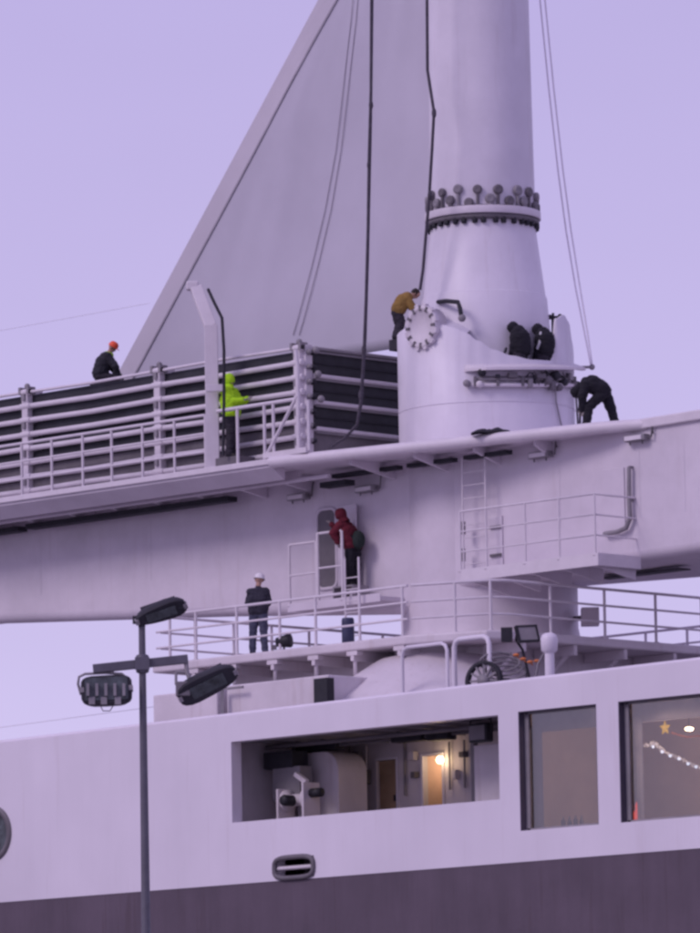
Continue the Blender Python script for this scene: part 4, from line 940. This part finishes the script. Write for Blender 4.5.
# left lamp seen from behind, hanging in a U bracket
cL = PD(107, 693, DL); R2 = (R+Z*.03).normalized()
h = lumi(cL, .48, .28, .24, R2, Z*1.0+F*.25, 'floodlight hanging in a hoop bracket under the left end of the crossarm')
m = MB(); ap = [PD(x, y, DL) for x, y in ((81, 695), (78, 684), (79, 677), (85, 674), (105, 673), (122, 674), (128, 679), (130, 690), (130, 698))]; m.tube(ap, .013, 8); m.tube([PD(112, 668, DL), PD(112, 674, DL)], .02, 8); m.build('bracket', M_GREY, h)
m = MB()
for x in (88, 97, 106, 115, 124): c = PD(x, 690, DL-.13); m.obox(c, R*.014, F*.05, Z*.06)
for x in (92, 104, 118): c = PD(x, 701, DL-.12); m.obox(c, R*.03, F*.04, Z*.035)
m.build('casting', M_GREY, h)
m = MB(); m.tube([PD(100, 705, DL-.05), PD(103, 711, DL-.05), PD(110, 711, DL-.05), PD(113, 706, DL-.05)], .006, 6); m.build('cable_loop', M_GREY, h)
# right lamp, tilted
cR = PD(206, 682, DL); dirr = (PD(234, 668, DL)-PD(180, 695, DL)).normalized()
h = lumi(cR, .60, .23, .19, dirr, Z*.86-F*.5, 'tilted floodlight hung below the right end of the crossarm', -.12, .62)
m = MB(); m.tube([PD(186, 662, DL), PD(187, 672, DL), PD(190, 680, DL), PD(196, 686, DL)], .022, 8); m.tube([PD(176, 672, DL), PD(176, 684, DL), PD(182, 692, DL)], .014, 8); m.tube([PD(176, 672, DL), PD(187, 672, DL)], .014, 8); m.build('bracket', M_GREY, h)
m = MB(); c = PD(183, 689, DL-.06); m.obox(c, R*.07, F*.05, Z*.07); m.build('control_box', M_DGREY, h, .01)
# top lamp
cT = PD(160, 610, DL); dirt_ = (PD(184, 603, DL)-PD(134, 620, DL)).normalized()
h = lumi(cT, .50, .17, .16, dirt_, Z*.80-F*.6, 'floodlight on top of the pole, tilted up to the right', .25, .7)
m = MB(); m.obox(PD(140, 620, DL), R*.07, F*.05, Z*.035); m.tube([top_-Z*.05, PD(141, 618, DL)], .035, 10); m.obox(PD(180, 606, DL-.02), R*.05, F*.05, Z*.03); m.build('bracket', M_DARK, h)

# ================================================================ PEOPLE
P_SKIN = mat('skin', (.42, .25, .19), .6, .05, 8)
def cloth(name, c): return mat(name, c, .9, .18, 7, .5)
C_NAVY = cloth('navy_cloth', (.030, .028, .045)); C_JEANS = cloth('blue_grey_trousers', (.085, .09, .14)); C_BLACK = cloth('black_cloth', (.014, .013, .020))
C_HIVIS = cloth('hi_vis_cloth', (.48, .92, .02)); C_DKTR = cloth('dark_trousers', (.035, .03, .042)); C_RED = cloth('dark_red_cloth', (.13, .012, .026))
C_GREEN = cloth('dark_green_pack', (.022, .032, .03)); C_OCHRE = cloth('ochre_cloth', (.27, .165, .045)); C_CHAR = cloth('charcoal_cloth', (.030, .030, .040))
C_BOOT = mat('boot_leather', (.02, .017, .018), .6, .2, 9); C_GLOVE = cloth('work_gloves', (.32, .28, .28)); C_HATW = mat('white_hat_plastic', (.72, .68, .70), .35, .05, 5)
C_HATO = mat('orange_hat_plastic', (.80, .09, .03), .4, .05, 5); C_REFL = mat('reflective_tape', (.55, .55, .58), .4, .05, 9); C_EYE = mat('eye', (.02, .015, .015), .3, 0, 1); C_HAIR = mat('dark_hair', (.02, .014, .012), .8, .2, 30)
def capsule(mb, a, b, ra, rb, seg=14):
    a, b = V(a), V(b); d = b-a; L = d.length
    if L < 1e-4: mb.sphere(a, max(ra, rb), seg, 8); return
    prof = [(0, -ra)]+[(ra*sin(t), -ra*cos(t)) for t in [pi/8*k for k in range(1, 5)]]+[(rb*cos(t), L+rb*sin(t)) for t in [pi/8*k for k in range(0, 4)]]+[(0, L+rb)]
    mb.lathe(prof, a, seg, axis=d)
def person(label, base, J, mats, facing=0, hands_open=True, hat=None, hood=None, extra=None, bulk=1.0, rotz=0):
    """J: joints in metres, local frame: x right in the picture, y away, z up. facing: unit vector the face looks along"""
    t = thing('person', label, 'person', base, 'people at work on the ship', YAW+rotz)
    jk, tr, gl, bt = mats
    j = {k: V(v) for k, v in J.items()}
    caps = []
    def cp(a, b, ra, rb, tg): caps.append((V(a), V(b), ra, rb, tg))
    ch, pe_, nk, hd = j['chest'], j['pelvis'], j['neck'], j['head']
    sL, sR = j['sL'], j['sR']; B = bulk
    sp_ = (sR-sL).normalized(); hp = (j['hR']-j['hL']).normalized()
    fw = V(j['face']).normalized(); upb = (nk-pe_).normalized()
    for s_ in (-1, 0, 1):
        cp(pe_+hp*(.085*s_)+upb*.0, pe_+hp*(.08*s_)+upb*.06, .125, .125, tr)
        cp(pe_+hp*(.085*s_)+upb*.05, ch+sp_*(.09*s_), .135*B, .145*B, jk)
        cp(ch+sp_*(.09*s_), ch+sp_*(.08*s_)+upb*.12, .145*B, .11*B, jk)
    cp(sL, sR, .085*B, .085*B, jk); cp(ch, nk, .12*B, .065, jk); cp(nk, hd-(hd-nk)*.3, .062, .058, 'skin')
    for S in ('L', 'R'):
        s_, e_, w_ = j['s'+S], j['e'+S], j['w'+S]
        cp(s_, e_, .078*B, .066*B, jk); cp(e_, w_, .066*B, .052*B, jk)
        h_, k_, a_ = j['h'+S], j['k'+S], j['a'+S]; tt = j['t'+S] if 't'+S in j else a_+V((0, -.17, -.05))
        cp(h_, k_, .105*B, .080*B, tr); cp(k_, a_, .079*B, .068*B, tr); 
        cp(a_+V((0, 0, -.02)), a_+(tt-a_)*.1+V((0, 0, -.04)), .055, .05, bt); cp(a_+V((0, 0, -.045))-(tt-a_)*.25, tt, .043, .040, bt)
        # hand: palm, four bent fingers, thumb
        d = (w_-e_).normalized(); d = (d+V(j.get('hd'+S, (0, 0, 0)))).normalized(); sd = d.cross(fw); 
        if sd.length < .2: sd = d.cross(Z)
        sd.normalize(); nn = sd.cross(d).normalized(); 
        cp(w_, w_+d*.03, .034, .034, gl); pa_ = w_+d*.085
        for q in (-1, 0, 1): cp(w_+d*.02+sd*(.012*q), pa_+sd*(.024*q), .022, .019, gl)
        for q, ln in ((-1.5, .060), (-.5, .075), (.5, .080), (1.5, .070)):
            r0 = pa_+sd*(.0205*q); m1 = r0+d*ln*.5+nn*.008; m2 = m1+d*ln*.25+nn*ln*.3; cp(r0, m1, .0115, .0105, gl); cp(m1, m2, .0105, .009, gl)
        th = w_+d*.03+sd*(-.03); cp(th, th+d*.04-sd*.03+nn*.01, .014, .012, gl); cp(th+d*.04-sd*.03+nn*.01, th+d*.065-sd*.03+nn*.025, .012, .010, gl)
    # head: skull, jaw, nose, ears
    uph = (hd-nk).normalized(); sdh = fw.cross(uph).normalized(); fh = uph.cross(sdh).normalized()
    if fh.dot(fw) < 0: fh = -fh
    cp(hd+uph*.02-fh*.012, hd+uph*.03+fh*.01, .088, .088, 'skin'); cp(hd-uph*.05+fh*.03, hd-uph*.03+fh*.0, .055, .070, 'skin')
    cp(hd+fh*.092-uph*.012, hd+fh*.10-uph*.028, .010, .015, 'skin'); cp(hd+fh*.075-uph*.065+sdh*.018, hd+fh*.075-uph*.065-sdh*.018, .011, .011, 'lip')
    for s_ in (-1, 1):
        cp(hd+sdh*(s_*.09)-uph*.0, hd+sdh*(s_*.093)-uph*.035, .017, .012, 'skin'); cp(hd+fh*.085+sdh*(s_*.032)+uph*.008, hd+fh*.086+sdh*(s_*.032)+uph*.008, .012, .012, 'eye')
    mb = MB()
    for a, b, ra, rb, tg in caps: capsule(mb, a, b, ra, rb)
    me = bpy.data.meshes.new('tmp'); me.from_pydata([tuple(p) for p in mb.v], [], mb.f); me.update()
    o = bpy.data.objects.new('tmp', me); COL.objects.link(o)
    rm = o.modifiers.new('r', 'REMESH'); rm.mode = 'VOXEL'; rm.voxel_size = .011; sm = o.modifiers.new('s', 'SMOOTH'); sm.iterations = 3; sm.factor = .5
    dg = bpy.context.evaluated_depsgraph_get(); me2 = bpy.data.meshes.new_from_object(o.evaluated_get(dg)); bpy.data.objects.remove(o); me2.name = 'body'
    ms = {'skin': P_SKIN, 'lip': P_SKIN, 'eye': C_EYE}
    order = []
    tags = []
    for c in caps:
        mt = ms.get(c[4], c[4]) if isinstance(c[4], str) else c[4]
        if mt not in order: order.append(mt)
        tags.append(order.index(mt))
    for mt in order: me2.materials.append(mt)
    import numpy as np
    nv = len(me2.vertices); co = np.empty(nv*3); me2.vertices.foreach_get('co', co); co = co.reshape(-1, 3)
    best = np.full(nv, 1e9); bi = np.zeros(nv, int)
    for i, (a, b, ra, rb, tg) in enumerate(caps):
        a_ = np.array(a); d = np.array(b)-a_; L2 = max(d@d, 1e-9); t_ = np.clip(((co-a_)@d)/L2, 0, 1)
        dist = np.linalg.norm(co-(a_+t_[:, None]*d), axis=1)-(ra+(rb-ra)*t_)
        s_ = dist < best; best[s_] = dist[s_]; bi[s_] = tags[i]
    # cloth folds
    nm = np.empty(nv*3); me2.vertices.foreach_get('normal', nm); nm = nm.reshape(-1, 3)
    isc = np.array([order[i] not in (P_SKIN, C_EYE, gl) for i in bi])
    q = co*np.array([9, 9, 14.]); ph_ = base.x*3
    fold = np.array([noise.noise(V((a[0]+ph_, a[1], a[2]))) for a in q])
    co = co+nm*(fold*.016*isc)[:, None]; me2.vertices.foreach_set('co', co.ravel())
    fi = []
    for p in me2.polygons: fi.append(bi[p.vertices[0]])
    me2.polygons.foreach_set('material_index', fi); me2.polygons.foreach_set('use_smooth', [True]*len(fi)); me2.update()
    body = bpy.data.objects.new('body', me2); COL.objects.link(body); body.parent = t
    def child(mb_, name, mt, lab=None):
        off = parent_loc(t); mb_.v = [p+off for p in mb_.v]; return mb_.build(name, mt, t, label=lab)
    if hat:
        m = MB(); prof = [(.128, -.005), (.135, .0), (.118, .01), (.116, .05), (.10, .095), (.06, .125), (0, .135)]
        m.lathe(prof, hd+uph*.025, 24, axis=uph); m.obox(hd+uph*.028+fh*.125, sdh*.07, fh*.035, uph*.006); m.bar(hd+uph*.14-fh*.07, hd+uph*.14+fh*.07, .03, .02); child(m, 'hard_hat', hat)
    else:
        if hood:
            m = MB(); m.lathe([(.10, -.12), (.13, -.08), (.135, 0), (.12, .07), (.07, .115), (0, .125)], hd+uph*.03-fh*.03, 24, axis=uph-fh*.25); m.lathe([(.14, -.03), (.11, .05), (.10, .09)], nk-fh*.03, 20, axis=uph); child(m, 'hood', hood)
        else:
            m = MB(); m.lathe([(.094, -.05), (.100, .0), (.092, .05), (.06, .09), (0, .105)], hd+uph*.02-fh*.022, 20, axis=uph-fh*.3); child(m, 'hair', C_HAIR)
    if extra: extra(t, j, child)
    return t
def stand(h=1.78, lean=0, face=(0, 1, 0), **k):
    s = h/1.78
    J = dict(pelvis=(0, 0, .93), chest=(0, 0, 1.22), neck=(0, 0, 1.50), head=(0, 0, 1.66), sL=(-.175, 0, 1.40), sR=(.175, 0, 1.40), eL=(-.25, .02, 1.14), eR=(.25, .02, 1.14), wL=(-.20, .16, .95), wR=(.20, .16, .95),
             hL=(-.09, 0, .90), hR=(.09, 0, .90), kL=(-.11, 0, .50), kR=(.11, 0, .50), aL=(-.12, 0, .09), aR=(.12, 0, .09), tL=(-.14, .17, .045), tR=(.14, .17, .045), face=face)
    J.update(k); return {a: (tuple(c*s for c in b) if a not in ('face',) else b) for a, b in J.items()}
# 1. man standing on the platform, back to us
b0 = P(259, 650, vE+.55); base = V((b0.x, b0.y, ZP))
person('person in navy jacket and white hard hat standing on the platform, back to us', base,
       stand(1.80, head=(.02, .03, 1.66), eL=(-.25, .03, 1.16), eR=(.24, .03, 1.16), wL=(-.13, .22, 1.12), wR=(.13, .22, 1.12), hL=(-.1, 0, .9), hR=(.1, 0, .9), kL=(-.13, 0, .5), kR=(.12, 0, .5), aL=(-.15, 0, .09), aR=(.14, 0, .09)), (C_NAVY, C_JEANS, C_GLOVE, C_BOOT), hat=C_HATW, bulk=1.12, rotz=-.35)
# 2. worker in hi-vis behind the deck railing, reaching right
b0 = P(232, 455, VE+.55); base = V((b0.x, b0.y, ZD+.26))
stp = MB(); stp.box(base.x-.45, base.x+.5, VE+.25, VL-.25, ZD+.002, ZD+.25); tag(stp.build('wooden_step', M_DGREY, None, .01), 'low grey step under the worker in bright yellow', 'step')
def band(t, j, child):
    m = MB(); c = j['chest']; m.lathe([(.205, -.03), (.21, 0), (.205, .03)], c-Z*.12, 24); child(m, 'reflective_band', C_REFL)
person('person in bright yellow hooded jacket reaching right behind the boom deck railing', base,
       stand(1.90, face=(1, .2, -.1), pelvis=(0, 0, .93), chest=(-.02, 0, 1.22), neck=(-.02, 0, 1.50), head=(-.02, 0, 1.67), eL=(.06, -.16, 1.18), wL=(.32, -.12, 1.20), eR=(.14, .16, 1.18), wR=(.36, .05, 1.24), sL=(-.06, -.18, 1.42), sR=(-.02, .18, 1.42), hL=(0, -.09, .9), hR=(0, .09, .9), kL=(.04, -.1, .5), kR=(-.02, .1, .5), aL=(.0, -.12, .09), aR=(-.04, .12, .09), tL=(.17, -.14, .045), tR=(.13, .13, .045)),
       (C_HIVIS, C_DKTR, C_GLOVE, C_BOOT), hood=C_HIVIS, extra=None, bulk=1.38, rotz=-.45)
# 3. worker in red on the door platform
b0 = P(350, 590, VW-.45); base = V((b0.x, b0.y, wzz+.34))
stp = MB(); stp.box(base.x-.3, base.x+.35, base.y-.25, base.y+.25, wzz+.30, wzz+.335); stp.box(base.x-.3, base.x-.26, base.y-.25, base.y+.25, wzz+.002, wzz+.30); stp.box(base.x+.31, base.x+.35, base.y-.25, base.y+.25, wzz+.002, wzz+.30); tag(stp.build('step_stool', M_GREY), 'grey step under the worker in dark red', 'step')
def pack(t, j, child):
    m = MB(); c = V((.20, -.12, 1.02)); m.sphere(c, .19, 16, 12, (.85, .8, 1.15)); child(m, 'backpack', C_GREEN); 
    m = MB(); m.tube([V((-.12, -.18, 1.30)), V((0, -.22, 1.2)), V((.1, -.2, 1.0))], .02, 6); child(m, 'strap', C_BLACK)
person('person in dark red jacket with dark green pack leaning left at the boom doorway', base,
       stand(1.78, face=(-1, .5, -.2), pelvis=(.10, 0, .90), chest=(-.02, 0, 1.20), neck=(-.13, 0, 1.45), head=(-.19, .02, 1.60), sL=(-.20, -.14, 1.36), sR=(-.02, .16, 1.38), eL=(-.36, -.15, 1.18), wL=(-.26, -.12, .98), eR=(-.25, .2, 1.3), wR=(-.38, .2, 1.42), hL=(.02, -.05, .88), hR=(.14, .03, .88), kL=(.0, -.08, .48), kR=(.16, .04, .50), aL=(-.01, 0, .09), aR=(.12, .06, .09), tL=(-.1, -.08, .045), tR=(.05, -.08, .045)),
       (C_RED, C_BLACK, C_GLOVE, C_BOOT), extra=pack, bulk=1.3, hood=C_RED)
# 4. bent worker on the boom top at right
b0 = P(600, 424, VW+.35); base = V((b0.x, b0.y, ZD+.06))
bent = dict(pelvis=(.10, 0, .84), chest=(-.15, 0, .96), neck=(-.36, 0, .90), head=(-.46, 0, .80), sL=(-.30, -.18, .93), sR=(-.30, .18, .93), eL=(-.40, -.2, .66), eR=(-.36, .2, .66), wL=(-.38, -.12, .40), wR=(-.40, .1, .42),
            hL=(.12, -.09, .80), hR=(.12, .09, .80), kL=(-.24, -.12, .46), kR=(.26, .12, .42), aL=(-.30, -.12, .09), aR=(.34, .12, .09), tL=(-.46, -.12, .045), tR=(.18, .12, .045), face=(-.5, 0, -1))
person('person in black bending far forward on the boom top beside the drum', base, bent, (C_BLACK, C_BLACK, C_GLOVE, C_BOOT), bulk=1.38, hood=C_BLACK)
# 5. worker with orange hat crouching on the sail stack at left
b0 = P(106, 372, VL+.9); base = V((b0.x, b0.y, ztp-.01))
cr_ = dict(pelvis=(-.14, 0, .27), chest=(-.05, 0, .52), neck=(.06, 0, .72), head=(.14, -.02, .84), sL=(.03, -.18, .64), sR=(.0, .18, .64), eL=(.20, -.22, .42), eR=(.16, .2, .42), wL=(.26, -.12, .20), wR=(.30, .10, .20),
           hL=(-.12, -.1, .24), hR=(-.12, .1, .24), kL=(.20, -.13, .16), kR=(.18, .13, .16), aL=(-.16, -.13, .08), aR=(-.18, .13, .08), tL=(-.30, -.13, .05), tR=(-.32, .13, .05), face=(1, -.2, -.6))
def collar(t, j, child):
    m = MB(); m.lathe([(.13, -.02), (.11, .03), (.10, .05)], j['neck']-Z*.02, 20, axis=(.3, 0, 1)); child(m, 'collar', C_HIVIS)
cr_ = {a: (v if a == 'face' else tuple(c*1.13 for c in v)) for a, v in cr_.items()}
person('person in dark jacket and orange hard hat crouching on the folded sail stack', base, cr_, (C_CHAR, C_DKTR, C_GLOVE, C_BOOT), hat=C_HATO, extra=collar, bulk=1.4)
# 6. worker in ochre bending behind the round cover
b0 = P(400, 336, VL+1.9); base = V((b0.x, b0.y, ztp+.22))
stp = MB(); stp.box(base.x-.2, base.x+.2, base.y-.16, base.y+.16, ztp-.035, ztp+.215); tag(stp.build('dark_crate', M_DARK, None, .01), 'dark low crate under the worker in ochre, on the end of the stack', 'crate')
oc = dict(pelvis=(-.06, 0, .66), chest=(.08, 0, .86), neck=(.26, 0, .97), head=(.36, 0, 1.03), sL=(.18, -.17, .92), sR=(.16, .17, .94), eL=(.30, -.2, .68), eR=(.30, .2, .72), wL=(.42, -.1, .50), wR=(.44, .1, .52),
          hL=(-.06, -.08, .62), hR=(-.06, .08, .62), kL=(.04, -.1, .34), kR=(-.02, .1, .34), aL=(-.06, -.1, .08), aR=(-.10, .1, .08), tL=(.08, -.1, .045), tR=(.04, .1, .045), face=(1, 0, -.4))
person('person in ochre jacket and dark trousers bending right behind the round cover', base, oc, (C_OCHRE, C_DKTR, C_GLOVE, C_BOOT), bulk=1.25)
def shoulder_bag(t, j, child):
    m = MB(); m.tube([j['sL']+V((-.04, -.10, .04)), j['sL']+V((-.07, -.13, -.2)), j['eL']+V((-.04, -.08, -.05))], .035, 8); child(m, 'sleeve_stripe', C_REFL)
# 7, 8. two workers crouching inside the drum rim
cr2 = dict(pelvis=(.07, .0, .92), chest=(.03, 0, 1.16), neck=(-.05, .02, 1.32), head=(-.13, .0, 1.36), sL=(-.02, -.15, 1.27), sR=(.0, .15, 1.27), eL=(-.12, -.15, 1.0), eR=(-.10, .16, 1.02), wL=(-.18, -.08, .80), wR=(-.18, .1, .80),
           hL=(.0, -.08, .92), hR=(.04, .08, .92), kL=(-.06, -.1, .50), kR=(.06, .1, .50), aL=(0, -.1, .09), aR=(.06, .1, .09), tL=(-.14, -.1, .045), tR=(-.08, .1, .045), face=(-.8, 0, -.8))
c2 = {k: (v if k == 'face' else (v[0], v[1]*.9, v[2])) for k, v in cr2.items()}
zh = pz(radians(30), 330)-1.36
for x, rr, lab, sc in ((521, 1.72, 'person in black crouching inside the drum rim, left of the pair', 1), (546, 1.75, 'person in black crouching inside the drum rim beside the sensor post', 1)):
    ps = math.asin((x-489)/45./rr); b_ = pos(ps, rr, zfl+.05)
    k = (zh+1.36-zfl)/1.36
    person(lab, b_, {a: (v if a == 'face' else (v[0]*.9, v[1], v[2]*k)) for a, v in c2.items()}, (C_BLACK, C_DKTR, C_GLOVE, C_BOOT), bulk=1.62, hood=C_BLACK, extra=shoulder_bag if x > 540 else None)
# camera-like object on the platform edge beside the standing man
c = P(284, 645, vE+.2); t = thing('small_spotlight', 'small black spotlight clamped to the railing right of the standing man', 'spotlight', V((c.x, c.y, ZP)))
m = MB(); m.lathe([(0, -.17), (.10, -.17), (.16, .14), (.14, .17), (0, .15)], c+Z*.08, 16, axis=R+F*-.3+Z*.1); m.build('head', M_BLACK, t)
m = MB(); m.tube([V((c.x, c.y, ZP)), c+Z*-.02], .025, 8); m.tube([c-R*.25-Z*.04, c-R*.1], .03, 8); m.obox(c-R*.22-Z*.05, R*.06, F*.05, Z*.05); m.build('stand', M_DGREY, t)
